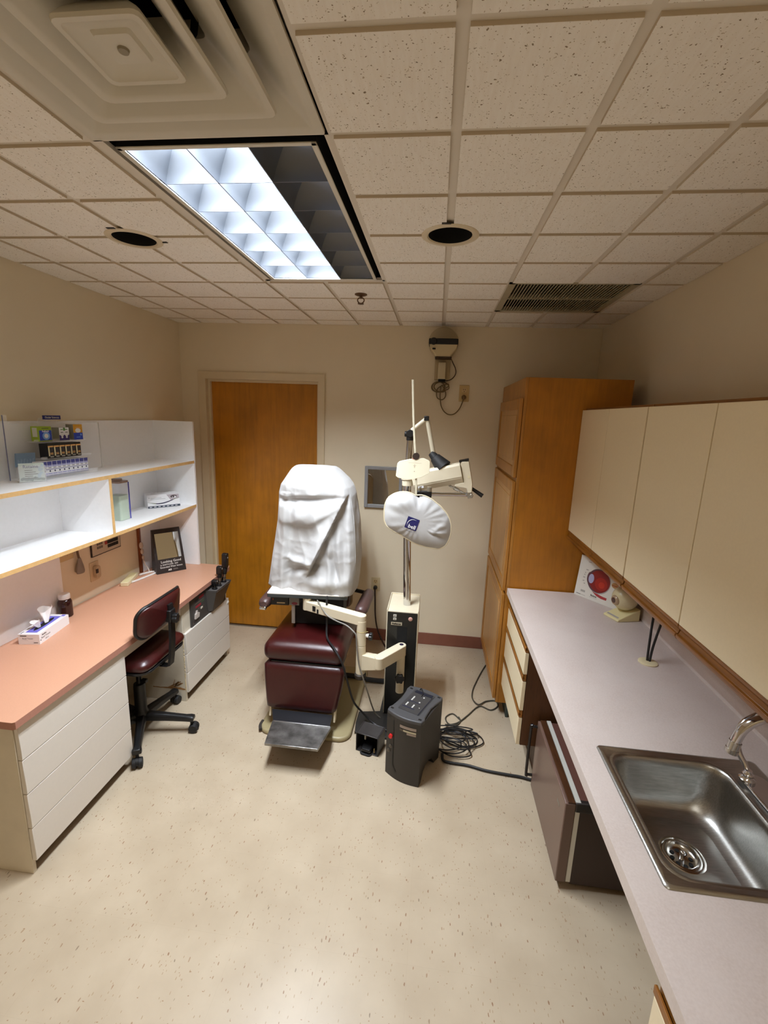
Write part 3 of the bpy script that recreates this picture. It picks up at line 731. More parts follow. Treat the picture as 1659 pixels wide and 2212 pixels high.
Ms = frame(Mt @ Vector((W_, 0, 0)), Mt.to_3x3() @ Vector((0, 1, 0)), (0, 0, 1))
b.m(3).text('Medline', Ms, .010, .035, .038, bold=.02).text('Facial Tissues', Ms, .012, .045, .024).text('100 ct', Ms, .010, .05, .010); b.rect(Ms, .006, .011, .016, .022)
Me = frame(Mt @ Vector((0, 0, 0)), Mt.to_3x3() @ Vector((1, 0, 0)), (0, 0, 1))
b.m(3).rect(Me, .01, .04, .042, .046).text('Facial Tissues', Me, .009, .044, .028); b.rect(Me, .07, .09, .008, .011)
b.build('carton', [WHC, P('violet_band', (112, 110, 206), .5), DARKGAP, INK], T)
random.seed(21)
def tissue(name, cx, cy, hgt, wid, lean):
    b = MB(); nu, nv = 14, 9; rows = []
    for j in range(nv + 1):
        t = j / nv; row = []
        for i in range(nu):
            a = 2 * PI * i / nu
            r = wid * (.30 + .75 * t) * (1 + .35 * math.sin(3 * a + 2 * t) * t + .2 * math.sin(5 * a + 1.7))
            row.append((cx + r * .55 * math.cos(a) + lean[0] * t, cy + r * math.sin(a) + lean[1] * t, Hh - .003 + hgt * (t + .22 * t * math.sin(2 * a + 1.0))))
        rows.append(row)
    b.rings(rows, True, False, Mt); return b.build(name, P('tissue_paper', (240, 236, 234), .8), T, sub=1)
tissue('tissue', .049, .080, .040, .024, (-.006, -.014)); tissue('tissue', .047, .135, .066, .040, (-.016, .034))
# amber bottle
Bt = thing('pill_bottle', 'brown bottle with white screw cap behind the tissue box', 'bottle', (-1.056, .905, DT))
c = (-1.056, .905, DT)
b = MB(); b.lathe([(.030, 0), (.0335, .003), (.034, .008), (.034, .082), (.030, .094), (.023, .100), (.022, .108)], c, 28); b.build('body', P('amber_glass', (46, 18, 14), .12, spec=.6), Bt)
b = MB(); b.lathe([(.0265, .102), (.0275, .104), (.0275, .126), (.026, .130), (.020, .131)], c, 36); b.build('cap', WHITEP, Bt)
# sanitizer
Bs = thing('sanitizer_bottle', 'clear squeeze bottle with printed label at the near end of the desk', 'bottle', (-1.0, .425, DT)); c = (-1.012, .418, DT)
b = MB(); b.lathe([(.030, 0), (.036, .004), (.037, .02), (.037, .10), (.030, .122), (.014, .130), (.013, .14)], c, 28, sx=1.15); b.build('body', clear('clear_bottle', (214, 218, 230), .38, .08), Bs)
b = MB(); b.lathe([(.0376, .03), (.0376, .095)], c, 28, sx=1.15, cap=False); b.build('label', P('label_mixed', (206, 190, 196), .5), Bs)
b = MB(); b.lathe([(.0379, .062), (.0379, .074)], c, 28, sx=1.15, cap=False); b.build('label_stripe', P('label_red', (150, 66, 84), .5), Bs)
b = MB(); b.lathe([(.016, .138), (.017, .14), (.017, .158), (.006, .160), (.005, .176)], c, 20); b.cyl((c[0], c[1], c[2] + .178), (c[0] + .035, c[1] + .012, c[2] + .176), .006, .005); b.build('pump', WHITEP, Bs)
# cream handset with its cord
Hs = thing('remote_handset', 'cream control handset lying on the desk against the wall', 'handset', (-1.045, 1.45, DT))
Mr = frame((-1.062, 1.352, DT), (.955, .30, 0), (-.10, 1, 0))
b = MB(); b.prism(rrect(0, .048, 0, .205, .005), 0, .026, Mr); b.build('body', IVORY, Hs, bevel=.003)
b = MB(); b.box(.006, .042, .012, .19, .026, .0275, Mr); b.build('face_plate', P('pale_yellow', (234, 226, 176), .45), Hs)
b = MB(); b.tube([(-1.062, 1.552, .716), (-1.052, 1.60, .711), (-1.030, 1.634, .711), (-1.005, 1.642, .711), (-.992, 1.622, .711), (-.998, 1.57, .711), (-1.012, 1.50, .711), (-1.024, 1.45, .711), (-1.03, 1.42, .713)], .007)
b.build('cord', WHITEP, Hs)
# clear hook bundle hanging by the wood strip
b = MB(); random.seed(4)
for k in range(3):
    z = .905 - .045 * k; b.ball((-1.082, 1.618 + .006 * k, z), .020 - .003 * k, 12, 8, (.6, .8, 1.2))
b.tube([(-1.082, 1.628, .80), (-1.075, 1.634, .765), (-1.06, 1.64, .735), (-1.045, 1.632, .712)], .004)
tag(b.build('cord_bundle', P('milky_plastic', (206, 190, 178), .35)), 'translucent bundled cord hanging by the wood strip at the desk wall', 'cord')
# easel mirror
E_ = thing('easel_mirror', 'black counter mirror stand reading Looking Good on the desk', 'mirror', (-.90, 1.69, DT))
p0 = Vector((-.968, 1.600, DT + .0005)); r_ = Vector((.655, .756, 0)).normalized(); n_ = Vector((r_.y, -r_.x, 0)); Wd, Ht, lean = .200, .300, .085
Mm = frame(p0, r_, Vector((0, 0, Ht)) - n_ * lean)
hh = math.hypot(Ht, lean)
b = MB(); tt = p0 - n_ * lean + Vector((0, 0, Ht)); bk = p0 - n_ * .105
vs = [p0, p0 + r_ * Wd, tt + r_ * (Wd - .006), tt + r_ * .004, bk, bk + r_ * Wd, tt - n_ * .012 + r_ * (Wd - .006), tt - n_ * .012 + r_ * .004]
b.m(0).add(vs, [(0, 1, 2, 3), (5, 4, 7, 6), (1, 5, 6, 2), (4, 0, 3, 7), (3, 2, 6, 7), (4, 5, 1, 0)])
b.m(1).text('Looking Good', Mm, .0235, .105, .072, bold=.008).text('in SOFTCON  EW', Mm, .0155, .090, .053, bold=.006).text('Extended Wear lenses', Mm, .0165, .103, .036, bold=.006)
b.text('AO', Mm, .0155, .090, .014, bold=.05)
b.m(2).rect(Mm, .112, .145, .016, .018).rect(Mm, .112, .142, .021, .023)
b.build('stand', [P('dark_brown_plastic', (40, 30, 27), .4), P('print_white', (226, 222, 216), .5), P('print_faded', (140, 130, 124), .6)], E_)
b = MB(); b.rect(Mm, .020, .180, .100, .282, .0012); b.build('mirror_pane', MIRROR, E_)

# ------------------------------------------------------------------ on the left wall over the desk
Ky = thing('wall_keypad', 'flat wall keypad with black button rows under the shelf', 'keypad', (XL, 1.33, .944))
Mk = frame((XL + .001, 1.185, .948), (0, 1, 0), (0, 0, 1))
b = MB(); b.m(0).box(0, .256, 0, .165, 0, .008, Mk); b.m(1).box(.006, .250, .006, .159, .008, .010, Mk)
b.build('panel', [P('keypad_frame', (48, 40, 40), .5), P('keypad_face', (196, 182, 160), .5)], Ky)
for r in range(4):
    for q in range(1):
        b = MB()
        for k in range(5): b.box(.135 + .019 * k, .152 + .019 * k, .026 + .026 * r, .046 + .026 * r, .010, .013, Mk)
        b.build('button_row', BLACK, Ky)
b = MB(); b.box(.112, .130, .052, .072, .010, .013, Mk); b.build('red_button', P('red_button', (156, 44, 40), .4), Ky)
b = MB()
for r in range(3):
    for k in range(3): b.box(.045 + .017 * k, .058 + .017 * k, .04 + .022 * r, .055 + .022 * r, .010, .0115, Mk)
b.build('indicator_block', P('keypad_print', (112, 100, 88), .5), Ky)
O1 = thing('wall_outlet', 'double cream outlet plate under the shelf above the tissue box', 'outlet', (XL, .995, .985))
Mo = frame((XL + .0005, .935, .990), (0, 1, 0), (0, 0, 1))
PLATE = P('outlet_plate', (208, 182, 132), .45)
b = MB(); b.box(0, .118, 0, .115, 0, .006, Mo); b.build('plate', PLATE, O1, bevel=.002)
for cx in (.03, .088):
    b = MB(); b.m(0).prism(rrect(cx - .016, cx + .016, .02, .095, .012), .006, .008, Mo)
    b.m(1)
    for cy in (.04, .078):
        b.rect(Mo, cx - .008, cx - .005, cy - .006, cy + .006, .0085).rect(Mo, cx + .005, cx + .008, cy - .006, cy + .006, .0085)
    b.build('socket', [PLATE, DARKGAP], O1)
Pl = thing('plug', 'grey plug with dark cord on the wall beside the double outlet', 'plug', (XL, 1.072, .90))
b = MB(); b.lathe([(.010, .09), (.014, .075), (.024, .04), (.028, .012), (.024, .0)], (XL + .02, 1.075, .892), 16, sx=.6); b.build('plug_body', P('grey_plug', (140, 128, 116), .5), Pl)
b = MB(); b.tube([(XL + .02, 1.074, .975), (XL + .018, 1.068, 1.03), (XL + .03, 1.06, 1.09), (XL + .04, 1.06, 1.14)], .006); b.build('cord', P('tan_cord', (104, 82, 56), .6), Pl)
Jk = thing('wall_jack', 'cream wall jack plate with dark socket above the desk', 'outlet', (XL, 1.20, .80))
Mj = frame((XL + .0005, 1.165, .800), (0, 1, 0), (0, 0, 1))
b = MB(); b.box(0, .072, 0, .118, 0, .005, Mj); b.build('plate', P('jack_plate', (214, 192, 156), .5), Jk, bevel=.002)
b = MB(); b.prism(rrect(.020, .056, .018, .095, .015), .005, .030, Mj); b.build('adapter', P('jack_adapter', (190, 170, 140), .5), Jk, bevel=.003)
b = MB(); b.box(.018, .034, .052, .078, .026, .0315, Mj); b.build('socket', P('dark_socket', (40, 20, 18), .4), Jk)

# ------------------------------------------------------------------ hand-held scope charger set into the far cabinet
Ch = thing('charger_panel', 'dark grey instrument charger set into the white cabinet face by the door', 'charger', (-.58, 1.56, .47))
Mc = frame((-.5875, 1.335, .4705), (0, 1, 0), (0, 0, 1))
CHG = P('charger_grey', (66, 62, 60), .5, var=.06, vscale=30)
b = MB(); b.m(0).box(0, .478, 0, .2035, 0, .010, Mc)
b.m(1).rect(Mc, .105, .165, .153, .171, .0104); b.m(1).rect(Mc, .055, .125, .106, .122, .0104)
b.m(2).rect(Mc, .048, .092, .148, .164, .0104); b.m(3).rect(Mc, .130, .168, .118, .130, .0104)
b.m(4).rect(Mc, .05, .165, .137, .1385, .0104).rect(Mc, .05, .165, .090, .0915, .0104)
b.m(5).disc(Mc, .022, .02, .007, z=.0104)
b.build('panel', [CHG, P('red_print', (150, 40, 52), .5), P('blue_black_print', (36, 38, 48), .5), P('green_print', (66, 92, 62), .5), P('line_print', (150, 134, 112), .6), ALU], Ch)
b = MB(); b.prism([(.035, .042), (.082, .042), (.088, .070), (.060, .083), (.040, .072)], .010, .020, Mc); b.prism([(.052, .076), (.062, .072), (.07, .09), (.058, .092)], .010, .018, Mc)
b.build('taped_note', P('crumpled_note', (190, 178, 170), .7), Ch)
b = MB(); b.prism([(.118, .078), (.142, .080), (.140, .090), (.120, .089)], .010, .014, Mc); b.build('small_switch', P('pale_switch', (206, 196, 180), .5), Ch)
b = MB(); z0, z1 = .012, .178
b.add([Mc @ Vector(q) for q in [(.215, z0, .0), (.395, z0, 0), (.430, z1, 0), (.190, z1, 0), (.240, z0, .030), (.380, z0, .030), (.425, z1, .085), (.200, z1, .085)]],
      [(0, 1, 5, 4), (4, 5, 6, 7), (1, 2, 6, 5), (0, 4, 7, 3), (0, 3, 2, 1)])
b.build('well', P('charger_well', (74, 70, 68), .45), Ch, bevel=.002)
b = MB(); b.add([Mc @ Vector(q) for q in [(.190, z1 - .004, .0), (.430, z1 - .004, 0), (.425, z1 - .012, .083), (.200, z1 - .012, .083)]], [(0, 1, 2, 3)])
b.build('well_top', P('well_top_grey', (88, 84, 82), .5), Ch)
def scope(label, y, zb, hl, headl, lean=(.02, .12)):
    # chrome handle and black head standing in the charger well, leaning out toward the door
    t = thing('handheld_scope', label, 'scope', (-.545, y, zb), 'hand-held scopes in the charger')
    p = Vector((-.545, y, zb)); d = Vector((lean[0], lean[1], 1)).normalized()
    b = MB(); b.cyl(p - d * .03, p + d * hl, .012, .013, 16); b.build('handle', CHROME, t)
    b = MB(); b.cyl(p + d * (hl * .45), p + d * (hl * .55), .0145, seg=16); b.cyl(p - d * .004, p + d * .006, .019, seg=16); b.build('collar', BLACK, t)
    h0 = p + d * hl; e1 = h0 + d * headl
    b = MB(); b.cyl(h0, h0 + d * headl * .35, .014, .018, 16); R_ = frame(h0 + d * headl * .3, (0, 1, 0), d)
    b.prism(rrect(-.020, .020, 0, headl * .7, .012), -.018, .018, R_); b.build('head', BLACK, t, bevel=.004)
    b = MB(); b.disc(R_, .0, headl * .5, .006, z=.0185); b.build('lens', P('lens_glint', (180, 180, 176), .2), t)
    return t
scope('short scope in the charger well with its head under the desk edge', 1.590, .640, .02, .045)
scope('middle black headed scope standing in the charger well', 1.655, .640, .055, .085, (.03, .16))
scope('tallest black headed scope at the door end of the charger well', 1.728, .645, .05, .155, (.03, .26))

# ================================================================== RIGHT SIDE
CT = .87
# counter top with a sink cut-out
sx0, sx1, sy0, sy1 = 1.453, 1.905, -.365, .078
b = MB(); CX = 1.380; CY0, CY1 = -1.05, 1.409
hx0, hx1, hy0, hy1 = sx0 + .012, sx1 - .012, sy0 + .012, sy1 - .012
o = [(CX, CY0), (2.016, CY0), (2.016, CY1), (CX, CY1)]; i_ = [(hx0, hy0), (hx1, hy0), (hx1, hy1), (hx0, hy1)]
vs = [(x, y, z) for z in (CT - .038, CT) for x, y in o + i_]
fs = []
for k in range(4):
    j = (k + 1) % 4
    fs += [(8 + k, 8 + j, 12 + j, 12 + k), (k, 4 + k, 4 + j, j), (k, j, 8 + j, 8 + k), (4 + k, 12 + k, 12 + j, 4 + j)]
b.add(vs, fs)
tag(b.build('countertop', COUNTER, bevel=.002), 'long pinkish white laminate countertop along the right wall', 'countertop')
b = MB(); b.box(2.000, 2.0195, CY0, CY1, CT + .0005, 1.21); tag(b.build('backsplash', COUNTER), 'pinkish white splash panel behind the countertop under the wall cabinets', 'backsplash')

# sink
K = thing('sink', 'single bowl stainless steel sink set in the countertop', 'sink', ((sx0 + sx1) / 2, (sy0 + sy1) / 2, CT))
def rr(x0, x1, y0, y1, r, z, n=6): return [(x, y, z) for x, y in rrect(x0, x1, y0, y1, r, n)]
bx0, bx1, by0, by1 = 1.484, 1.792, -.332, .046
b = MB()
b.rings([rr(sx0, sx1, sy0, sy1, .012, CT + .0005), rr(sx0 + .002, sx1 - .002, sy0 + .002, sy1 - .002, .012, CT + .0045), rr(sx0 + .008, sx1 - .008, sy0 + .008, sy1 - .008, .014, CT + .006),
         rr(sx0 + .018, bx1 + .014, sy0 + .018, sy1 - .018, .03, CT + .004)], True, False)
# flat deck around and behind the bowl
b.rings([rr(sx0 + .008, sx1 - .008, sy0 + .008, sy1 - .008, .014, CT + .006), rr(bx0 - .012, bx1 + .010, by0 - .010, by1 + .010, .05, CT + .0035)], True, False)
bowl = []
for dx, dz in ((-.012, .0035), (-.008, .0048), (-.003, .003), (.001, -.004), (.004, -.02), (.010, -.09), (.014, -.115), (.022, -.132), (.036, -.144), (.056, -.149)):
    r = max(.055 + (.02 if dz < -.1 else 0) - (.0 if dx < .03 else .012), .03)
    bowl.append(rr(bx0 + dx, bx1 - dx * (.8 if dx < 0 else 1), by0 + dx, by1 - dx, r, CT + dz))
dcx, dcy = 1.632, -.122
n = len(bowl[0])
b.rings(bowl, True, False)
last = bowl[-1]
def circ(r, z): # ring matched to the rounded-rect vertex order
    return [(dcx + r * math.cos(math.atan2(p[1] - dcy, p[0] - dcx)), dcy + r * math.sin(math.atan2(p[1] - dcy, p[0] - dcx)), z) for p in last]
b.rings([last, circ(.058, CT - .1525), circ(.054, CT - .154)], True, False)
b.build('basin', STEEL, K, angle=50)
b = MB(); b.lathe([(.056, -.1535), (.053, -.1515), (.049, -.1515), (.047, -.1545), (.044, -.153), (.041, -.153), (.038, -.160), (.030, -.166), (.0005, -.167)], (dcx, dcy, CT), 40, cap=False)
b.build('drain', P('drain_steel', (196, 194, 190), .16, 1), K)
b = MB()
for k in range(8): b.cyl((dcx + .023 * math.cos(k * PI / 4), dcy + .023 * math.sin(k * PI / 4), CT - .1662), (dcx + .023 * math.cos(k * PI / 4), dcy + .023 * math.sin(k * PI / 4), CT - .1648), .0055, seg=12)
b.build('strainer_hole', DARKGAP, K); tag(K.children[-1], kind='stuff')
b = MB(); b.cyl((dcx, dcy, CT - .166), (dcx, dcy, CT - .152), .006, seg=14); b.ball((dcx, dcy, CT - .15), .008, 14, 8); b.build('strainer_knob', CHROME, K)
# faucet
F = thing('faucet', 'chrome swan neck faucet behind the sink', 'faucet', (1.848, -.01, CT + .006))
b = MB(); b.prism(rrect(1.815, 1.885, -.225, .012, .03), CT + .006, CT + .014); b.build('deck_plate', CHROME, F, bevel=.004)
b = MB(); b.lathe([(.020, .014), (.020, .020), (.014, .026), (.0125, .030), (.0135, .034), (.010, .038), (.0085, .046)], (1.826, -.018, CT), 24); b.build('base', CHROME, F)
b = MB(); b.tube([(1.826, -.018, CT + .036), (1.823, -.004, CT + .052), (1.812, .012, CT + .078), (1.814, .034, CT + .112), (1.834, .048, CT + .146), (1.868, .045, CT + .178), (1.888, .020, CT + .205), (1.870, -.014, CT + .222), (1.836, -.026, CT + .217), (1.803, -.024, CT + .196), (1.782, -.022, CT + .166), (1.772, -.022, CT + .130)], (.0068, .0135), 14, 8); b.build('spout', CHROME, F)
b = MB(); b.cyl((1.773, -.022, CT + .134), (1.768, -.023, CT + .108), .0155, .0150, 20); b.cyl((1.7685, -.023, CT + .112), (1.7665, -.023, CT + .100), .0162, seg=20); b.build('aerator', P('aerator_grey', (196, 192, 184), .22, 1), F)
b = MB(); b.lathe([(.014, .014), (.014, .03), (.022, .036), (.027, .05), (.026, .066), (.014, .074), (.001, .075)], (1.852, -.125, CT), 14); b.build('tap_handle', P('clear_knob', (214, 214, 216), .1, .4), F)
b = MB(); b.lathe([(.014, .014), (.014, .03), (.022, .036), (.027, .05), (.026, .066), (.014, .074), (.001, .075)], (1.852, -.19, CT), 14); b.build('tap_handle', MATS['clear_knob'], F)

# grommet with two black rods
Gr = thing('cord_grommet', 'round cream grommet in the countertop with two black cords rising from it', 'grommet', (1.846, .640, CT))
b = MB(); b.lathe([(.037, .0003), (.037, .004), (.032, .0065), (.012, .0065)], (1.846, .640, CT), 36); b.build('cover', IVORY, Gr)
b = MB(); b.tube([(1.845, .646, CT + .004), (1.853, .668, CT + .09), (1.866, .695, CT + .19), (1.885, .715, CT + .30), (1.90, .72, CT + .362)], .0048, 10); b.build('cord', CABLE, Gr)
b = MB(); b.tube([(1.852, .640, CT + .004), (1.866, .658, CT + .07), (1.89, .672, CT + .17), (1.92, .682, CT + .29), (1.935, .684, CT + .362)], .0048, 10); b.build('cord', CABLE, Gr)

# poster board with an eye diagram, leaning in the corner
Pp = Vector((1.758, 1.392, CT + .0008)); rp = Vector((.62, -.78, 0)).normalized(); npv = Vector((rp.y, -rp.x, 0)); upv = Vector((0, 0, .235)) - npv * .03
Mp = frame(Pp, rp, upv); W, Hh2 = .300, .236
b = MB(); b.m(0).box(0, W, 0, Hh2, -.005, 0, Mp)
ex, ey, er = .132, .118, .066
b.m(1).disc(Mp, ex, ey, er * 1.05, er * 1.07, .0004, 40); b.m(2).disc(Mp, ex - .004, ey, er * 1.0, er * 1.0, .0008, 40); b.m(3).disc(Mp, ex + .004, ey, er * .93, er * .93, .0012, 40)
b.m(2).disc(Mp, ex - er * .86, ey + .004, .016, .034, .0016, 24); b.m(4).disc(Mp, ex - er * .70, ey + .002, .0165, .027, .0020, 24)
b.m(5).disc(Mp, ex + .016, ey - .012, .036, .036, .0016, 30); b.m(6).disc(Mp, ex + .02, ey - .016, .018, .018, .002, 24)
b.m(7).poly(Mp, [(ex - .046, ey - .046), (ex - .028, ey - .066), (ex, ey - .083), (ex + .03, ey - .090), (ex + .062, ey - .090), (ex + .063, ey - .076), (ex + .035, ey - .075), (ex + .008, ey - .071), (ex - .02, ey - .060)], .0003)
b.m(8).disc(Mp, ex + .094, ey + .006, .020, .015, .001); b.m(9).rect(Mp, ex + .078, ex + .112, ey + .002, ey + .006, .0014); b.m(10).disc(Mp, ex + .126, ey - .002, .012, .010, .001)
for k, (x, y, w) in enumerate(((.045, .158, .014), (.041, .140, .006), (.039, .128, .006), (.035, .112, .012), (.036, .092, .010), (.045, .078, .009))): b.m(10).rect(Mp, x, x + w, y, y + .006, .0008)
b.m(10).rect(Mp, .05, .07, .205, .209, .0008); b.m(11).rect(Mp, .012, .04, .012, .015, .0008); b.m(10).rect(Mp, .04, .07, .012, .0145, .0008).rect(Mp, .036, .064, .03, .042, .0006)
b.m(11).text('Retina', Mp, .014, .118, .024, bold=.02); b.m(10).rect(Mp, .095, .140, .017, .019, .0008)
RED = P('print_dark_red', (134, 24, 18), .45)
tag(b.build('eye_poster', [P('poster_white', (226, 224, 216), .4), P('print_pale_ring', (178, 172, 170), .5), P('print_violet', (92, 56, 66), .5), RED, P('print_lens', (176, 176, 212), .4), P('print_red', (164, 34, 20), .45), P('print_bright_red', (190, 48, 26), .45), P('print_muscle', (172, 50, 54), .45), P('print_tan', (206, 160, 104), .5), P('print_rust', (176, 76, 44), .5), P('print_soft_grey', (176, 174, 168), .6), INK]),
    'white card printed with a large red eye cross-section in the counter corner', 'poster')
# eye model
Em = thing('eye_model', 'cream eyeball model on a wedge base on the countertop', 'model', (1.90, 1.09, CT))
wp = [Vector((1.828, 1.118, CT + .0005)), Vector((1.868, 1.030, CT + .0005)), Vector((1.984, 1.062, CT + .0005)), Vector((1.955, 1.150, CT + .0005))]
b = MB(); up_ = [.010, .010, .062, .062]
b.add(wp + [p + Vector((0, 0, h)) for p, h in zip(wp, up_)], [(3, 2, 1, 0), (4, 5, 6, 7), (0, 1, 5, 4), (1, 2, 6, 5), (2, 3, 7, 6), (3, 0, 4, 7)])
b.build('wedge_base', P('pale_yellow_plastic', (230, 220, 170), .45), Em, bevel=.003)
b = MB(); Mw = frame(wp[0] + Vector((0, 0, .010)), wp[1] - wp[0], wp[3] + Vector((0, 0, .052)) - wp[0]); b.rect(Mw, .012, .085, .010, .020, .0008); b.build('nameplate', P('plate_grey', (176, 170, 166), .5), Em)
ec = Vector((1.918, 1.105, CT + .104))
b = MB(); b.ball(ec, .062, 36, 22); b.build('eyeball', P('eyeball_cream', (216, 204, 164), .22, spec=.6, var=.05, vscale=25), Em)
dv = Vector((-.93, -.33, -.12)).normalized(); Mi = frame(ec + dv * .0545, Vector((0, 0, 1)).cross(dv), Vector((0, 0, 1)))
if (Mi.to_3x3() @ Vector((0, 0, 1))).dot(dv) < 0: Mi = frame(ec + dv * .0545, -Vector((0, 0, 1)).cross(dv), Vector((0, 0, 1)))
b = MB(); b.lathe([(.0275, -.004), (.026, .004), (.022, .010), (.014, .014), (.001, .015)], (0, 0, 0), 24, Mi); b.build('cornea', P('cornea_tan', (176, 150, 120), .2, spec=.6), Em)
b = MB(); b.lathe([(.0155, .012), (.0135, .0150), (.006, .0168), (.001, .0170)], (0, 0, 0), 20, Mi); b.build('iris', P('iris_brown', (86, 60, 52), .25), Em)
b = MB(); b.cyl(ec + Vector((.05, .02, -.02)), ec + Vector((.078, .03, -.03)), .012, seg=14); b.build('optic_nerve', P('nerve_olive', (140, 126, 90), .5), Em)

# ------------------------------------------------------------------ tall wooden cabinet
Tc = thing('tall_cabinet', 'tall honey maple storage cabinet with three stacked doors', 'cabinet', (1.66, 1.84, 0))
ty0, ty1, tx0, tx1, tz = 1.422, 2.287, 1.376, 1.938, 2.078
b = MB(); b.box(tx0 + .016, tx1, ty0, ty0 + .018, .10, tz); b.box(tx0 + .016, tx1, ty1 - .018, ty1, .10, tz); b.box(tx0 + .016, tx1, ty0 + .018, ty1 - .018, .10, .118); b.box(tx0 + .016, tx1, ty0 + .018, ty1 - .018, tz - .02, tz - .002); b.box(tx1 - .012, tx1, ty0 + .018, ty1 - .018, .118, tz - .02)
b.build('carcass', MAPLE, Tc, bevel=.001, bseg=1)
b = MB(); b.box(tx0, tx0 + .016, ty0, ty0 + .05, .10, tz); b.box(tx0, tx0 + .016, ty1 - .05, ty1, .10, tz)
for z0, z1 in ((.10, .135), (.805, .835), (1.485, 1.525), (1.955, tz)): b.box(tx0, tx0 + .016, ty0 + .05, ty1 - .05, z0, z1)
b.build('face_frame', MAPLEF, Tc, bevel=.001, bseg=1)
def panel_door(x, y0, y1, z0, z1, root, fw=.062):
    xf = x - .020
    b = MB()
    for q in ((y0, y0 + fw, z0, z1), (y1 - fw, y1, z0, z1), (y0 + fw, y1 - fw, z0, z0 + fw), (y0 + fw, y1 - fw, z1 - fw, z1)): b.box(xf, x - .001, q[0], q[1], q[2], q[3])
    d_ = b.build('door', MAPLEF, root, bevel=.004)
    b = MB(); b.box(xf + .006, x - .004, y0 + fw - .004, y1 - fw + .004, z0 + fw - .004, z1 - fw + .004)
    b.box(xf + .002, xf + .007, y0 + fw + .03, y1 - fw - .03, z0 + fw + .03, z1 - fw - .03)
    b.build('door_panel', MAPLEP, d_, bevel=.006)
    return d_
panel_door(tx0, ty0 + .006, ty1 - .05, 1.525, 1.968, Tc); panel_door(tx0, ty0 + .006, ty1 - .05, .842, 1.502, Tc); panel_door(tx0, ty0 + .006, ty1 - .05, .122, .822, Tc)
b = MB(); b.box(tx0 + .07, tx0 + .085, ty0, ty1, 0, .10); b.build('toe_kick', P('toe_blue_green', (54, 66, 62), .6, var=.3, vscale=18), Tc)

# ------------------------------------------------------------------ drawer bank beside it
Db = thing('drawer_bank', 'cream drawer unit with oak pull rails under the far end of the countertop', 'cabinet', (1.70, 1.13, 0))
dx, dy0, dy1 = 1.400, .872, 1.414
b = MB(); b.box(dx + .02, 1.995, dy0, dy0 + .018, .235, CT - .0395); b.box(dx + .02, 1.995, dy1 - .018, dy1, .235, CT - .0395); b.box(dx + .02, 1.995, dy0 + .018, dy1 - .018, .235, .253); b.box(1.985, 1.995, dy0, dy1, .235, CT - .0395); b.box(dx + .02, dx + .04, dy0 + .018, dy1 - .018, CT - .07, CT - .0395)
b.build('carcass', wood('dark_oak_side', (84, 50, 22), (22, 22, 2), .5), Db)
b = MB(); b.box(1.53, 1.99, dy0 + .02, dy1, 0, .235); b.build('plinth', MATS['dark_oak_side'], Db)
for z0, z1 in ((.237, .388), (.430, .588), (.628, .741), ):
    b = MB(); b.box(dx, dx + .018, dy0, dy1, z0, z1); o = b.build('drawer_front', CREAM, Db, bevel=.001, bseg=1)
    b = MB(); zt_ = z1 + .039
    b.box(dx, dx + .018, dy0, dy1, z1 + .001, z1 + .012); b.box(dx + .008, dx + .018, dy0, dy1, z1 + .012, zt_); b.box(dx - .004, dx + .004, dy0, dy1, z1 + .010, z1 + .030)
    b.build('pull_rail', OAK, o, bevel=.002)
b = MB(); b.box(dx, dx + .018, dy0, dy1, .783, CT - .041); b.build('top_rail', MATS['dark_oak_side'], Db)
# near base cabinet under the counter at the bottom right
Nb = thing('sink_base_cabinet', 'cream base cabinet with oak pull rail under the near end of the countertop', 'cabinet', (1.70, -.77, 0))
b = MB(); b.box(1.42, 1.995, -1.05, -.475, .10, CT - .0395); b.build('carcass', MATS['dark_oak_side'], Nb)
b = MB(); b.box(1.49, 1.99, -1.05, -.49, 0, .10); b.build('plinth', MATS['dark_oak_side'], Nb)
b = MB(); b.box(1.402, 1.42, -1.05, -.475, .12, .738); o = b.build('door', CREAM, Nb, bevel=.001, bseg=1)
b = MB(); b.box(1.402, 1.42, -1.05, -.475, .739, .752); b.box(1.398, 1.405, -1.05, -.475, .748, .768); b.box(1.410, 1.42, -1.05, -.475, .752, .782); b.build('pull_rail', OAK, o, bevel=.002)
b = MB(); b.box(1.408, 1.42, -1.05, -.475, .784, CT - .041); b.build('top_rail', OAK, Nb)

# ------------------------------------------------------------------ wall cabinets
UX = 1.690
def upper(label, y0, ym, y1, first_gap=.0):
    t = thing('wall_cabinet', label, 'cabinet', ((UX + XR) / 2, (y0 + y1) / 2, 1.19), 'wall cabinets over the countertop')
    b = MB(); z0, z1 = 1.205, 1.922
    b.box(UX + .02, XR - .002, y0, y0 + .016, z0, z1); b.box(UX + .02, XR - .002, y1 - .016, y1, z0, z1); b.box(UX + .02, XR - .002, y0 + .016, y1 - .016, z0, z0 + .016); b.box(UX + .02, XR - .002, y0 + .016, y1 - .016, z1 - .016, z1)
    b.box(UX + .02, UX + .036, ym - .012, ym + .012, z0 + .016, z1 - .016)
    b.build('carcass', OAK, t)
    for a, c in ((y0, ym), (ym, y1)):
        b = MB(); b.box(UX, UX + .018, a + .0025, c - .0025, 1.243, 1.912); d_ = b.build('door', CREAM, t, bevel=.001, bseg=1)
        b = MB(); pr = [(0, .0), (.018, .0), (.018, -.052), (.010, -.056), (.002, -.050), (-.004, -.040), (-.004, -.032), (.004, -.030), (.008, -.018), (.002, -.012), (0, -.008)]
        b.rings([[(UX + px, yy, 1.2425 + pz) for px, pz in pr] for yy in (a + .0025, c - .0025)]); b.build('pull_rail', OAK, d_, bevel=.0015)
    return t
upper('cream two-door wall cabinet with oak rails next to the tall wooden cabinet', .628, 1.022, 1.419)
upper('cream two-door wall cabinet with oak rails above the sink', -.262, .190, .622)

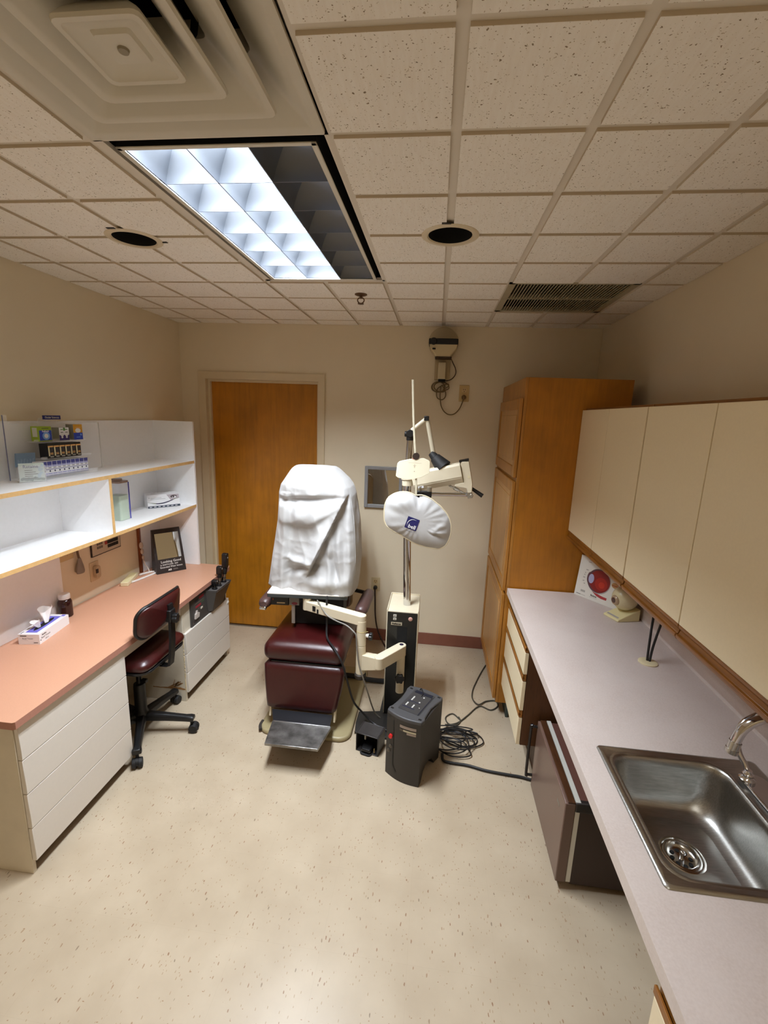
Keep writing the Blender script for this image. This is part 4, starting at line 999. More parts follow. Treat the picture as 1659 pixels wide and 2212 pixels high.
# ------------------------------------------------------------------ small refrigerator
R_ = thing('mini_fridge', 'low dark brown mini fridge under the countertop', 'fridge', (1.74, .59, 0))
fy0, fy1 = .345, .842
BR = P('fridge_brown', (70, 48, 42), .35, var=.05, vscale=40); BRT = P('fridge_top_brown', (92, 60, 52), .4)
b = MB(); b.box(1.545, 1.98, fy0 + .006, fy1 - .004, .025, .372); b.build('body', P('fridge_side', (58, 40, 32), .5), R_, bevel=.003)
b = MB(); b.box(1.535, 1.98, fy0 + .002, fy1, .372, .404); b.build('top_panel', BRT, R_, bevel=.012)
b = MB(); b.box(1.487, 1.528, fy0, fy1, .035, .404); b.build('door', P('fridge_door', (112, 88, 78), .3), R_, bevel=.004)
b = MB(); b.box(1.498, 1.526, fy0 + .002, fy1 - .002, .404, .409); b.build('door_cap', wood('fridge_wood_cap', (72, 42, 22), (20, 4, 20)), R_, bevel=.001)
b = MB(); b.box(1.528, 1.545, fy0 + .002, fy1 - .002, .038, .404); b.box(1.527, 1.546, fy0 + .004, fy1 - .004, .404, .411); b.build('silver_trim', P('silver_trim', (216, 214, 206), .3, .3), R_)
b = MB(); b.box(1.526, 1.72, fy0 - .002, fy0 + .022, .368, .410); b.build('corner_bracket', P('bracket_black', (30, 22, 20), .5), R_, bevel=.006)
b = MB(); b.tube([(1.489, .836, .372), (1.466, .838, .372), (1.458, .838, .36), (1.458, .838, .11), (1.466, .838, .098), (1.489, .836, .098)], .007, 8, 4); b.build('door_handle', P('handle_black', (26, 22, 22), .3), R_)
b = MB(); b.rect(frame((1.487, .44, .33), (0, -1, 0), (0, 0, 1)), 0, .035, 0, .012); b.build('badge', ALU, R_)
for yy in (fy0 + .05, fy1 - .05):
    b = MB(); b.cyl((1.57, yy, 0), (1.57, yy, .026), .016); b.cyl((1.93, yy, 0), (1.93, yy, .026), .016); b.build('foot', BLACK, R_)
# ================================================================== EXAM CHAIR
X = thing('exam_chair', 'maroon vinyl examination chair with steel footplate and beige floor base', 'chair', (.24, 1.4, 0))
b = MB(); b.prism(rrect(-.030, .515, 1.026, 1.80, .07, 8), 0, .030); b.build('floor_base', P('olive_beige_enamel', (162, 148, 112), .45), X, bevel=.012, bseg=3)
b = MB(); b.prism(rrect(.09, .36, 1.28, 1.66, .04), .03, .40); b.build('pedestal', P('pedestal_beige', (176, 164, 136), .5), X, bevel=.006)
def cushion(name, x0, x1, y0, y1, z0, z1, r=.045, crown=.012, root=X, mat=MAROON, M=None):
    """soft upholstered block: rounded box with a slight crown"""
    b = MB(); nx, ny, nz = 9, 9, 5
    def pt(u, v, w):
        x = x0 + (x1 - x0) * u; y = y0 + (y1 - y0) * v; z = z0 + (z1 - z0) * w
        cx = min(max(x, x0 + r), x1 - r); cy = min(max(y, y0 + r), y1 - r); rz = min(r, (z1 - z0) / 2 - .001); cz = min(max(z, z0 + rz), z1 - rz)
        d = Vector((x - cx, y - cy, (z - cz) * r / rz))
        if d.length > 1e-9: d = d.normalized() * r
        p = Vector((cx + d.x, cy + d.y, cz + d.z * rz / r))
        s_ = (1 - (2 * u - 1) ** 4) * (1 - (2 * v - 1) ** 4)
        if w > .5: p.z += crown * s_
        return p
    us = [0, .03, .08, .16, .3, .5, .7, .84, .92, .97, 1]; ws = [0, .12, .3, .5, .7, .88, 1]
    for w in (0, 1):
        g_ = [[pt(u, v, w) for v in us] for u in us]; k = len(us)
        b.add([p for row in g_ for p in row], [(i * k + j, (i + 1) * k + j, (i + 1) * k + j + 1, i * k + j + 1) for i in range(k - 1) for j in range(k - 1)], M)
    for ax in (0, 1):
        for e in (0, 1):
            g_ = [[pt(e, u, w) if ax == 0 else pt(u, e, w) for w in ws] for u in us]; k = len(ws)
            b.add([p for row in g_ for p in row], [(i * k + j, (i + 1) * k + j, (i + 1) * k + j + 1, i * k + j + 1) for i in range(len(us) - 1) for j in range(k - 1)], M)
    o = b.build(name, mat, root, angle=80)
    bm_ = bmesh.new(); bm_.from_mesh(o.data); bmesh.ops.remove_doubles(bm_, verts=bm_.verts, dist=.0004); bmesh.ops.recalc_face_normals(bm_, faces=bm_.faces); bm_.to_mesh(o.data); bm_.free()
    return o
cushion('seat', -.030, .456, 1.118, 1.66, .412, .530, .05, .010)
# leg rest: leans out a little toward the foot
Ml = frame((-.022, 1.128, .418), (1, 0, 0), (0, .055, .290)); Ml = Ml @ Matrix.Translation((0, -.292, -.085))
b = MB()
def legrest():
    prof = []
    for t in [k / 12 for k in range(13)]:
        z = .292 * t; inset = .034 * (1 - t) ** 1.6; prof.append((z, inset))
    R_ = []
    for z, ins in prof:
        e = min(z, .292 - z); rad = .022
        off = rad - math.sqrt(max(0, rad * rad - max(0, rad - e) ** 2)) if e < rad else 0
        x0, x1 = ins + off, .482 - ins * 1.35 - off; th = .088 - off * 1.2
        R_.append([(x, z, w) for x, w in rrect(x0, x1, off * 1.2, th, .026, 5)])
    return R_
b.rings(legrest(), True, True, Ml); b.build('leg_rest', MAROON, X, angle=60)
b = MB(); b.box(.02, .44, 1.14, 1.30, .392, .414); b.build('seat_pan', BLACK, X)
for x in (.022, .408):
    b = MB(); b.add([(x, 1.16, .42), (x + .012, 1.16, .42), (x + .012, 1.21, .42), (x, 1.21, .42), (x, 1.082, .085), (x + .012, 1.082, .085), (x + .012, 1.115, .085), (x, 1.115, .085)], [(0, 1, 2, 3), (4, 7, 6, 5), (0, 4, 5, 1), (1, 5, 6, 2), (2, 6, 7, 3), (3, 7, 4, 0)]); b.build('side_rail', BEIGE, X, bevel=.002)
b = MB(); b.add([(.045, 1.075, .128), (.405, 1.075, .128), (.415, .962, .130), (.092, .962, .130), (.045, 1.075, .140), (.405, 1.075, .140), (.415, .962, .143), (.092, .962, .143)],
                [(3, 2, 1, 0), (4, 5, 6, 7), (0, 1, 5, 4), (1, 2, 6, 5), (2, 3, 7, 6), (3, 0, 4, 7)]); b.build('kick_panel', P('kick_black', (30, 30, 34), .4), X)
b = MB()
b.add([(.086, .966, .131), (.424, .966, .131), (.397, .776, .139), (.112, .776, .139), (.086, .966, .146), (.424, .966, .146), (.397, .776, .154), (.112, .776, .154)],
      [(3, 2, 1, 0), (4, 5, 6, 7), (0, 1, 5, 4), (1, 2, 6, 5), (2, 3, 7, 6), (3, 0, 4, 7)])
s = N('ribbed_steel').set(.38, .9); wv = s.n('ShaderNodeTexWave', _bands_direction='Y'); wv.inputs['Scale'].default_value = 110; s.l(s.coord(), wv.inputs['Vector'])
s.l(s.ramp(s.noise(s.coord((1, 1, 1)), 16, 4), [(.3, lin((104, 101, 98))), (.7, lin((168, 165, 161)))]), s.b.inputs['Base Color']); s.bump(wv.outputs['Fac'], .2, .001); MATS['ribbed_steel'] = s.m
b.build('footplate', s.m, X, bevel=.002)
b = MB(); b.box(.092, .420, .960, .968, .132, .150); b.build('footplate_hinge', ALU, X, bevel=.002)
b = MB(); b.tube([(-.026, 1.110, .026), (-.028, 1.075, .024), (-.014, 1.040, .020)], .010, 8); b.build('floor_pedal', P('worn_rubber', (52, 44, 38), .7), X)
# backrest and headrest shell, mostly behind the covered instrument
Mbk = frame((.03, 1.72, .50), (1, 0, 0), (0, .10, 1))
b = MB(); b.prism(rrect(0, .352, 0, .86, .05), -.09, -.06, Mbk); b.build('back_shell', P('shell_taupe', (150, 130, 102), .5), X, bevel=.01)
cushion('backrest', .01, .342, .02, .82, -.06, .005, .03, .012, M=Mbk)
for nm, xc in (('armrest', .512), ('armrest', -.098)):
    b = MB(); xs_ = .012 if xc > 0 else -.006
    pts = [(xc, 1.335, .672), (xc + xs_ * .4, 1.45, .678), (xc + xs_, 1.62, .682)]
    R_ = []
    for k, (yy, sc_, zz) in enumerate(((1.335, .55, .670), (1.345, .85, .671), (1.37, 1, .673), (1.50, 1, .679), (1.60, .98, .683), (1.63, .8, .684), (1.645, .45, .685))):
        R_.append([(xc + xs_ * (yy - 1.335) / .3 + .040 * sc_ * math.cos(a), yy, zz + .034 * sc_ * math.sin(a)) for a in [2 * PI * i / 18 for i in range(18)]])
    b.rings(R_); o = b.build(nm, P('mauve_vinyl', (84, 60, 56), .42, spec=.5), X)
    b = MB(); b.box(xc - .024, xc + .022, 1.318, 1.340, .640, .662); b.build('arm_cap', CHROME, o, bevel=.008)
    b = MB(); xi = .44 if xc > 0 else -.02
    b.tube([(xc, 1.62, .672), (xc * .96, 1.66, .668), (xi * .9 + .02, 1.71, .66)], .014, 8); b.build('arm_post', BLACK, o)

# ================================================================== INSTRUMENT TABLE AND ITS DUST COVER
tcol = Vector((.548, 1.165, 0))
U = thing('instrument_stand', 'beige and black instrument stand with chrome pole and swing arms', 'stand', (.77, 1.44, 0))
sx0_, sx1_, sy0_, sy1_, sz = .680, .862, 1.312, 1.585, .708
b = MB(); b.box(sx0_, sx1_, sy0_, sy1_, .02, sz); b.box(sx0_ - .004, sx0_ + .002, sy0_ - .001, sy1_ + .004, .02, sz + .008); b.box(sx1_ - .002, sx1_ + .004, sy0_ - .001, sy1_ + .004, .02, sz + .008); b.box(sx0_ - .004, sx1_ + .004, sy1_, sy1_ + .004, .02, sz + .008)
b.build('housing', BEIGE, U, bevel=.002)
Mf = frame((sx0_ + .002, sy0_ - .0005, 0), (1, 0, 0), (0, 0, 1))
b = MB(); b.m(0).box(0, .178, .022, .702, 0, .003, Mf); b.m(1).rect(Mf, .06, .122, .36, .612, .0036)
b.m(0); b.build('front_panel', [P('panel_black', (24, 24, 23), .35), DARKGAP], U)
for k, z in enumerate((.682, .661)):
    b = MB(); b.m(0).box(.034, .053, z - .007, z + .007, .003, .006, Mf); b.m(1).rect(Mf, .039, .048, z - .002, z + .002, .0065); b.build('switch', [P('switch_white', (214, 210, 200), .4), INK], U)
b = MB(); b.m(0).box(.022, .088, .621, .640, .003, .005, Mf); b.m(1).text('Reliance', Mf, .0155, .055, .6255, z=.0055, bold=.04); b.build('nameplate', [P('nameplate_grey', (176, 164, 142), .5), BLACK], U)
b = MB(); b.lathe([(.013, .003), (.012, .006), (.008, .008), (.001, .0085)], (.137, .666, 0), 20, Mf); b.build('indicator_lamp', P('lamp_pinkish', (206, 158, 146), .3), U)
b = MB(); b.prism([(.526, 1.305), (.524, 1.195), (.533, 1.116), (.74, 1.092), (.885, 1.30), (.885, 1.62), (.66, 1.62), (.655, 1.33)], 0, .018); b.build('floor_plate', P('plate_black', (40, 38, 37), .5), U, bevel=.003)
b = MB(); b.prism([(.5225, 1.303), (.5205, 1.195), (.5295, 1.1135), (.533, 1.116), (.524, 1.195), (.526, 1.305)], 0, .020); b.build('plate_edge', P('plate_edge_tan', (150, 132, 106), .5), U)
pb, pt_ = Vector((.789, 1.425, sz)), Vector((.757, 1.42, 1.45)); pk = lambda z: pb + (pt_ - pb) * ((z - sz) / (1.45 - sz))
b = MB(); b.cyl(pk(sz - .002), pk(1.452), .0228, seg=28); b.build('lower_pole', CHROME, U)
b = MB(); b.cyl(pk(1.450), pk(1.486), .031, seg=28); b.cyl(pk(1.486), pk(1.52), .036, .034, 28); b.build('pole_collar', BEIGE, U, bevel=.002)
b = MB(); b.cyl(pk(1.50), Vector((.759, 1.42, 1.716)), .0172, seg=24); b.build('upper_pole', CHROME, U)
# overhead lamp arm
b = MB(); b.cyl((.759, 1.42, 1.712), (.759, 1.42, 1.765), .020, .022, 20); b.cyl((.759, 1.395, 1.752), (.759, 1.445, 1.752), .021, seg=20); b.cyl((.745, 1.42, 1.748), (.728, 1.42, 1.748), .016, seg=16); b.build('lamp_joint', BLACK, U, bevel=.002)
b = MB(); b.cyl((.768, 1.42, 1.768), (.849, 1.425, 1.838), .0128, seg=14); b.build('lamp_arm', P('arm_ivory', (206, 196, 172), .4), U)
b = MB(); b.box(.834, .862, 1.408, 1.438, 1.826, 1.853); b.build('arm_elbow', BLACK, U, bevel=.004)
b = MB(); b.cyl((.853, 1.425, 1.832), (.898, 1.43, 1.642), .0132, seg=14); b.build('lamp_arm', MATS['arm_ivory'], U)
b = MB(); d0, d1 = Vector((.884, 1.43, 1.645)), Vector((.962, 1.40, 1.566)); b.cyl(d0, d0 + (d1 - d0) * .35, .019, .026, 20); b.cyl(d0 + (d1 - d0) * .3, d1, .030, .050, 24); b.build('lamp_head', BLACKR, U, bevel=.003)
# refractor arm
A0, A1 = Vector((.775, 1.425, 1.470)), Vector((1.066, 1.395, 1.545))
Ma = frame(A0, A1 - A0, (0, 0, 1)); La = (A1 - A0).length
sec = [(-.055, -.03), (-.055, .03), (.045, .048), (.058, .040), (.058, -.040), (.045, -.048), (-.018, -.050), (-.022, -.047), (-.026, -.047)]
b = MB(); b.rings([[(u, v, -w) for v, w in sec] for u in (.02, La)], True, True, Ma); b.build('refractor_arm', BEIGE, U, bevel=.003, angle=12)
b = MB(); Mn = frame(Ma @ Vector((.045, -.040, .0415)), A1 - A0, (0, 0, 1)); b.m(0).rect(Mn, 0, .032, 0, .014, .004); b.m(1).rect(Mn, .008, .022, .005, .009, .0046); b.build('arm_label', [WHC, INK], U)
b = MB(); b.box(La - .003, La + .05, .060, .072, -.02, .02, Ma); b.build('arm_top_strip', BLACK, U)
b = MB(); b.prism([(La + .002, .050), (La + .012, .062), (La + .050, .055), (La + .048, -.070), (La + .036, -.118), (La + .012, -.118), (La + .010, -.09), (La - .055, -.066), (La - .048, -.055), (La + .002, -.055)], -.026, .034, Ma)
b.build('arm_bracket', BEIGE, U, bevel=.003)
b = MB(); b.cyl(Ma @ Vector((La + .035, -.028, .034)), Ma @ Vector((La + .035, -.028, .036)), .007, seg=14); b.build('bracket_cap', IVORY, U)
b = MB(); b.box(La + .006, La + .034, -.150, -.108, -.016, .030, Ma); b.cyl(Ma @ Vector((La + .030, -.135, .03)), Ma @ Vector((La + .030, -.135, .042)), .010, seg=16); b.build('pivot_block', P('satin_metal', (184, 180, 172), .3, .8), U, bevel=.003)
q0, q1 = Vector((.885, 1.27, 1.432)), Ma @ Vector((La + .008, -.130, .012))
b = MB(); b.cyl(q0, q1, .0110, seg=16); b.build('support_rod', CHROME, U)
b = MB(); b.cyl(Ma @ Vector((La - .085, -.055, .02)), Ma @ Vector((La + .004, -.125, .02)), .0055, seg=12); b.cyl(Ma @ Vector((La - .06, -.075, .02)), Ma @ Vector((La - .035, -.095, .02)), .010, seg=14); b.build('tension_link', P('link_metal', (190, 186, 176), .25, .8), U)
b = MB(); b.box(.822, .902, 1.228, 1.268, 1.418, 1.452); b.box(.822, .852, 1.22, 1.26, 1.39, 1.45); b.build('rod_clamp', BLACK, U, bevel=.004)
b = MB(); b.cyl((.888, 1.238, 1.452), (.888, 1.238, 1.476), .013, seg=18); b.cyl((.838, 1.238, 1.452), (.838, 1.238, 1.470), .008, seg=14); b.build('clamp_knob', P('knob_metal', (176, 170, 156), .35, .7), U)
b = MB(); l0, l1 = Vector((1.118, 1.40, 1.462)), Vector((1.190, 1.385, 1.418)); b.cyl(l0 - (l1 - l0) * .2, l0 + (l1 - l0) * .1, .0055, seg=10); b.cyl(l0, l1, .0085, .0125, 14); b.build('lever', BLACK, U)
# refractor head under its cloth cover + near-point rod and card
ctr_ = Vector((.838, 1.20, 1.300))
OUT = [(.651, 1.32), (.652, 1.37), (.668, 1.412), (.705, 1.438), (.747, 1.449), (.79, 1.445), (.815, 1.432), (.85, 1.436), (.89, 1.423), (.93, 1.397), (.968, 1.364), (1.000, 1.325), (1.016, 1.28), (1.017, 1.24), (1.009, 1.195), (.992, 1.162), (.960, 1.142), (.92, 1.145), (.874, 1.153), (.828, 1.165), (.79, 1.184), (.745, 1.212), (.70, 1.230), (.668, 1.252), (.652, 1.285)]
angs = sorted((math.atan2(z - ctr_.z, x - ctr_.x), math.hypot(x - ctr_.x, z - ctr_.z)) for x, z in OUT)
def rad(a):
    a = (a + PI) % (2 * PI) - PI; n = len(angs)
    for k in range(n):
        a0, r0 = angs[k]; a1, r1 = angs[(k + 1) % n]
        if k == n - 1: a1 += 2 * PI
        aa = a if a >= a0 else a + 2 * PI
        if a0 <= aa <= a1: t = (aa - a0) / (a1 - a0); return r0 + (r1 - r0) * t
    return angs[0][1]
def puff(x, z, side=-1):
    dx, dz = x - ctr_.x, z - ctr_.z; a = math.atan2(dz, dx); t = min(1, math.hypot(dx, dz) / rad(a))
    d = .034 * (1 - t ** 4)
    d += .0035 * math.sin(19 * a + 1.6 * math.sin(3 * a)) * t ** 5 * (1 - t) * 7
    if x > ctr_.x and t < .999:   # soft folds on the right-hand lobe
        e_ = 1 - t ** 7
        d += e_ * .010 * math.exp(-((math.atan2(z - 1.235, x - .90) - .05) / .16) ** 2) * min(1, max(0, (x - .86) / .06)) - e_ * .010 * math.exp(-((math.atan2(z - 1.235, x - .90) + .32) / .16) ** 2) * min(1, max(0, (x - .86) / .06))
        d += e_ * .008 * math.exp(-((math.atan2(z - 1.235, x - .90) - .55) / .18) ** 2) * min(1, max(0, (x - .86) / .06))
    d -= .018 * math.exp(-((x - .838) / .018) ** 2) * max(0, (z - 1.36)) / .08
    d += .012 * math.exp(-(((x - .74) / .06) ** 2 + ((z - 1.39) / .035) ** 2))
    return ctr_.y + side * max(d, 0) * (1 if side < 0 else .9)
Cv = thing('refractor_cover', 'small rounded white cloth cover printed bell, hanging over the refractor head', 'cover', (.838, 1.2, 1.142))
b = MB(); na, nr = 120, 16
for side in (-1, 1):
    R_ = []
    for j in range(nr + 1):
        t = (j / nr) ** .8; t = max(t, .001)
        R_.append([(ctr_.x + rad(a) * t * math.cos(a), puff(ctr_.x + rad(a) * t * math.cos(a), ctr_.z + rad(a) * t * math.sin(a), side), ctr_.z + rad(a) * t * math.sin(a)) for a in [2 * PI * k / na - PI for k in range(na)]])
    b.rings(R_, True, False)
b.build('cloth', CLOTH, Cv, angle=70)
hem = [(ctr_.x + rad(a) * math.cos(a), ctr_.y, ctr_.z + rad(a) * math.sin(a)) for a in [2 * PI * k / 72 - PI for k in range(73)]]
b = MB(); b.tube(hem, .0035, 6, 1, False); b.build('hem', P('hem_cream', (226, 212, 180), .6), Cv)
# printed logo that follows the cloth
u_ = Vector((.955, 0, -.298)); v_ = Vector((.298, 0, .955)); lo = Vector((.7655, 0, 1.2615)); Sq = .0655
def onto(mb, up=.0018):
    mb.v = [Vector((p.x, puff(p.x, p.z) - up - p.y, p.z)) for p in mb.v]
b = MB(); MI = Matrix(((u_.x, v_.x, 0, lo.x), (0, 0, 1, 0), (u_.z, v_.z, 0, lo.z), (0, 0, 0, 1)))
for i in range(10):
    for j in range(10): b.m(0).rect(MI, Sq * i / 10, Sq * (i + 1) / 10, Sq * j / 10, Sq * (j + 1) / 10, 0)
b.m(1).arc(MI, Sq * .60, Sq * .40, Sq * .455, Sq * .50, 1.15, 3.75, .0012, 24).text('bell', MI, Sq * .46, Sq * .58, Sq * .10, z=.0012, bold=.02, sx=1.0)
b.m(2)
for k in range(10): b.rect(MI, -.014 + .0088 * k, -.0065 + .0088 * k, -.0085, -.0072, .0006)
for k in range(5): b.rect(MI, .014 + .0075 * k, .0205 + .0075 * k, -.0145, -.0122, .0006)
onto(b)
b.build('logo', [P('logo_navy', (30, 30, 92), .5), WHC, P('logo_small_print', (120, 112, 120), .6)], Cv); Cv.children[-1]['label'] = 'navy square logo reading bell'
b = MB()
rodp = [(.773, 1.200, 2.031), (.779, 1.200, 1.93), (.785, 1.199, 1.846), (.796, 1.199, 1.727), (.807, 1.2, 1.631), (.815, 1.2, 1.52), (.819, 1.2, 1.436)]
R_ = []
for k in range(len(rodp)):
    x, y, z = rodp[k]; hw = .0052; R_.append([(x - hw, y - .003, z), (x + hw, y - .003, z), (x + hw, y + .003, z), (x - hw, y + .003, z)])
Rd = thing('near_point_rod', 'tall thin ivory reading rod standing up from the refractor', 'rod', (.80, 1.2, 1.436))
b.rings(R_); b.build('rod', P('rod_ivory', (214, 206, 182), .4), Rd, bevel=.0015)
b = MB(); b.cyl((.809, 1.188, 1.642), (.809, 1.212, 1.642), .018, seg=18); b.build('card_clip', P('clip_dark', (52, 40, 36), .4), Rd)
cp = [(.706, 1.533), (.712, 1.600), (.722, 1.612), (.775, 1.626), (.848, 1.634), (.876, 1.624), (.884, 1.616), (.884, 1.556), (.842, 1.532), (.80, 1.520), (.765, 1.516), (.718, 1.524)]
Mcd = frame((0, 1.1935, 0), (1, 0, 0), (0, 0, 1))
b = MB(); b.m(0).prism(cp, -.003, .003, Mcd); b.m(1).disc(Mcd, .804, 1.562, .003, z=.0036).rect(Mcd, .796, .812, 1.592, 1.594, .0036).rect(Mcd, .800, .808, 1.586, 1.588, .0036).rect(Mcd, .803, .805, 1.580, 1.600, .0036).rect(Mcd, .77, .84, 1.6065, 1.6075, .0036); b.m(2).rect(Mcd, .79, .80, 1.626, 1.630, .0036).rect(Mcd, .806, .818, 1.628, 1.632, .0036)
b.build('reading_card', [P('card_ivory', (240, 232, 206), .5), P('card_print', (196, 178, 150), .6), P('card_red', (196, 90, 84), .5)], Rd, bevel=.001)
# lower swing arm and the tube that carries the table arm
b = MB(); b.cyl((.775, 1.282, .20), (.775, 1.282, .449), .0245, seg=24); b.build('arm_column', BEIGE, U)
b = MB()
def capsule(b, p, q, w, z0, z1, n=10):
    p, q = Vector((p[0], p[1], 0)), Vector((q[0], q[1], 0)); d = (q - p).normalized(); a = math.atan2(d.y, d.x); pts = []
    for k in range(n + 1): t = a - PI / 2 + PI * k / n; pts.append((q.x + w * math.cos(t), q.y + w * math.sin(t)))
    for k in range(n + 1): t = a + PI / 2 + PI * k / n; pts.append((p.x + w * math.cos(t), p.y + w * math.sin(t)))
    b.prism(pts, z0, z1)
capsule(b, (.662, 1.112), (.775, 1.276), .028, .446, .515); b.build('lower_arm', BEIGE, U, bevel=.003)
b = MB()
b.add([(.556, 1.140, .40), (.665, 1.083, .446), (.668, 1.140, .446), (.556, 1.188, .40), (.556, 1.140, .498), (.665, 1.083, .514), (.668, 1.140, .514), (.556, 1.188, .498)], [(3, 2, 1, 0), (4, 5, 6, 7), (0, 1, 5, 4), (1, 2, 6, 5), (2, 3, 7, 6), (3, 0, 4, 7)])
b.build('arm_web', BEIGE, U, bevel=.003)
b = MB(); b.cyl((.775, 1.276, .515), (.775, 1.276, .5165), .0125, seg=20); b.build('arm_pin', P('pin_violet_black', (42, 34, 56), .4), U)
b = MB()
def star_knob(b, c, n_, r, th):
    Mk_ = frame(c, Vector((0, 0, 1)).cross(Vector(n_)), (0, 0, 1)); pts = []
    for k in range(36):
        a = 2 * PI * k / 36; pts.append(((r + .12 * r * math.cos(6 * a)) * math.cos(a), (r + .12 * r * math.cos(6 * a)) * math.sin(a)))
    b.prism(pts, 0, th, Mk_)
star_knob(b, (.775, 1.240, .318), (0, -1, 0), .027, .022); b.cyl((.775, 1.262, .318), (.775, 1.236, .318), .012); b.build('arm_knob', BLACK, U, bevel=.002)
b = MB(); b.cyl((tcol.x, tcol.y, .372), (tcol.x, tcol.y, .548), .0275, seg=28); b.cyl((tcol.x, tcol.y, .548), (tcol.x, tcol.y, .552), .0262, seg=28); b.build('lower_tube', BEIGE, U, bevel=.002)
b = MB(); b.lathe([(.030, .340), (.034, .352), (.034, .366), (.028, .372)], (tcol.x, tcol.y, 0), 24); b.build('tube_foot', P('foot_brown_black', (54, 46, 38), .6), U)
b = MB(); b.cyl((tcol.x, tcol.y, .552), (tcol.x, tcol.y, .70), .0275, seg=28); b.build('upper_tube', BEIGE, U)
b = MB(); b.cyl((tcol.x + .024, tcol.y, .612), (tcol.x + .044, tcol.y - .003, .610), .011, .013, 16); b.build('knob_stem', WHITEP, U)
b = MB(); star_knob(b, (tcol.x + .046, tcol.y - .003, .609), (1, -.1, -.15), .0205, .018); b.build('tube_knob', BLACK, U, bevel=.002)
b = MB(); b.lathe([(.0278, -.0015), (.0288, 0), (.0278, .0015)], (tcol.x, tcol.y, .638), 24, cap=False); b.cyl((tcol.x + .026, tcol.y - .01, .638), (tcol.x + .040, tcol.y - .012, .641), .0012, seg=6); b.build('cable_tie', P('tie_yellow', (206, 192, 120), .5), U)
b = MB(); capsule(b, (.205, 1.305), (tcol.x, tcol.y), .026, .676, .735); b.build('upper_arm', BEIGE, U, bevel=.004)
b = MB(); b.cyl((.188, 1.312, .675), (.188, 1.312, .752), .026, seg=24); b.build('arm_knuckle', BEIGE, U, bevel=.002)
da = Vector((tcol.x - .205, tcol.y - 1.305, 0)).normalized(); Mu = frame(Vector((.205, 1.305, .676)) + Vector((da.y, -da.x, 0)) * .0262, da, (0, 0, 1))
b = MB(); b.box(.042, .064, .012, .044, 0, .002, Mu); b.build('arm_switch', BLACK, U); b = MB(); b.box(.074, .086, .004, .030, 0, .002, Mu); b.build('arm_switch', BLACK, U)

Tb = thing('instrument_table', 'small white table top with dark edge under the covered instrument', 'table', (.19, 1.43, .755))
Rz = Matrix.Translation((-.046, 1.262, 0)) @ Matrix.Rotation(.088, 4, 'Z')
b = MB(); b.m(0).prism(rrect(0, .484, 0, .315, .006), .776, .780, Rz); b.m(1).prism(rrect(0, .484, 0, .315, .006), .755, .776, Rz)
b.build('table_top', [P('table_white', (236, 228, 220), .4), P('table_edge_dark', (58, 62, 62), .45)], Tb)
b = MB(); b.box(.012, .122, .035, .09, .690, .752, Rz); b.build('control_box', BLACK, Tb, bevel=.003)
b = MB(); b.rect(frame(Rz @ Vector((.03, .0345, .70)), Rz.to_3x3() @ Vector((1, 0, 0)), (0, 0, 1)), .02, .07, .002, .010); b.build('control_label', P('ctrl_label', (196, 176, 140), .5), Tb)
b = MB(); b.rect(frame(Rz @ Vector((.012, .0345, .70)), Rz.to_3x3() @ Vector((1, 0, 0)), (0, 0, 1)), .012, .018, .022, .034); b.build('red_mark', P('ctrl_red', (160, 60, 44), .5), Tb)
b = MB(); b.box(.126, .188, .030, .08, .695, .754, Rz); b.build('grey_box', GREYP, Tb, bevel=.002)
b = MB(); b.disc(frame(Rz @ Vector((.160, .0295, .708)), Rz.to_3x3() @ Vector((1, 0, 0)), (0, 0, 1)), 0, 0, .018, .009); b.build('red_label', P('label_oval_red', (120, 34, 50), .5), Tb)
b = MB(); b.box(.140, .160, .036, .05, .575, .695, Rz); b.build('support_strut', P('strut_grey', (140, 128, 118), .5), Tb)
b = MB(); b.box(.135, .45, .105, .30, .545, .7555, Rz); b.build('shade_block', P('shade_block_dark', (20, 18, 18), .6), Tb)  # solid dark block added in place of the black shade under the table

# dust cover: a loose sheet over the instrument
DC = thing('dust_cover', 'large creased white dust cover draped over the instrument on the small table', 'cover', (.18, 1.46, .775))
lv = [ # z, left x, right x, front y at right end, front slant (left end further back), back y
 (.774, -.098, .458, 1.300, .088, 1.60), (.80, -.094, .464, 1.300, .086, 1.61), (.86, -.083, .470, 1.304, .080, 1.62), (.97, -.066, .476, 1.312, .070, 1.625), (1.09, -.047, .470, 1.322, .060, 1.63),
 (1.20, -.030, .460, 1.335, .050, 1.63), (1.30, -.024, .444, 1.348, .042, 1.63), (1.37, -.023, .428, 1.36, .036, 1.63), (1.42, -.012, .410, 1.372, .030, 1.63), (1.455, .010, .384, 1.385, .026, 1.625), (1.500, .038, .336, 1.40, .022, 1.61), (1.518, .050, .314, 1.415, .02, 1.60), (1.527, .060, .300, 1.435, .015, 1.58)]
def lerp_lv(z):
    for a, c in zip(lv, lv[1:]):
        if a[0] <= z <= c[0]: t = (z - a[0]) / (c[0] - a[0]); return [a[i] + (c[i] - a[i]) * t for i in range(6)]
    return lv[-1]
def gs(d, w): return math.exp(-(d / w) ** 2)
def seg_d(x, z, x0, z0, x1, z1):
    dx, dz = x1 - x0, z1 - z0; L2 = dx * dx + dz * dz; t = max(0, min(1, ((x - x0) * dx + (z - z0) * dz) / L2))
    px, pz = x0 + dx * t, z0 + dz * t; side = (dx * (z - z0) - dz * (x - x0)) / math.sqrt(L2)
    return math.hypot(x - px, z - pz), side, t
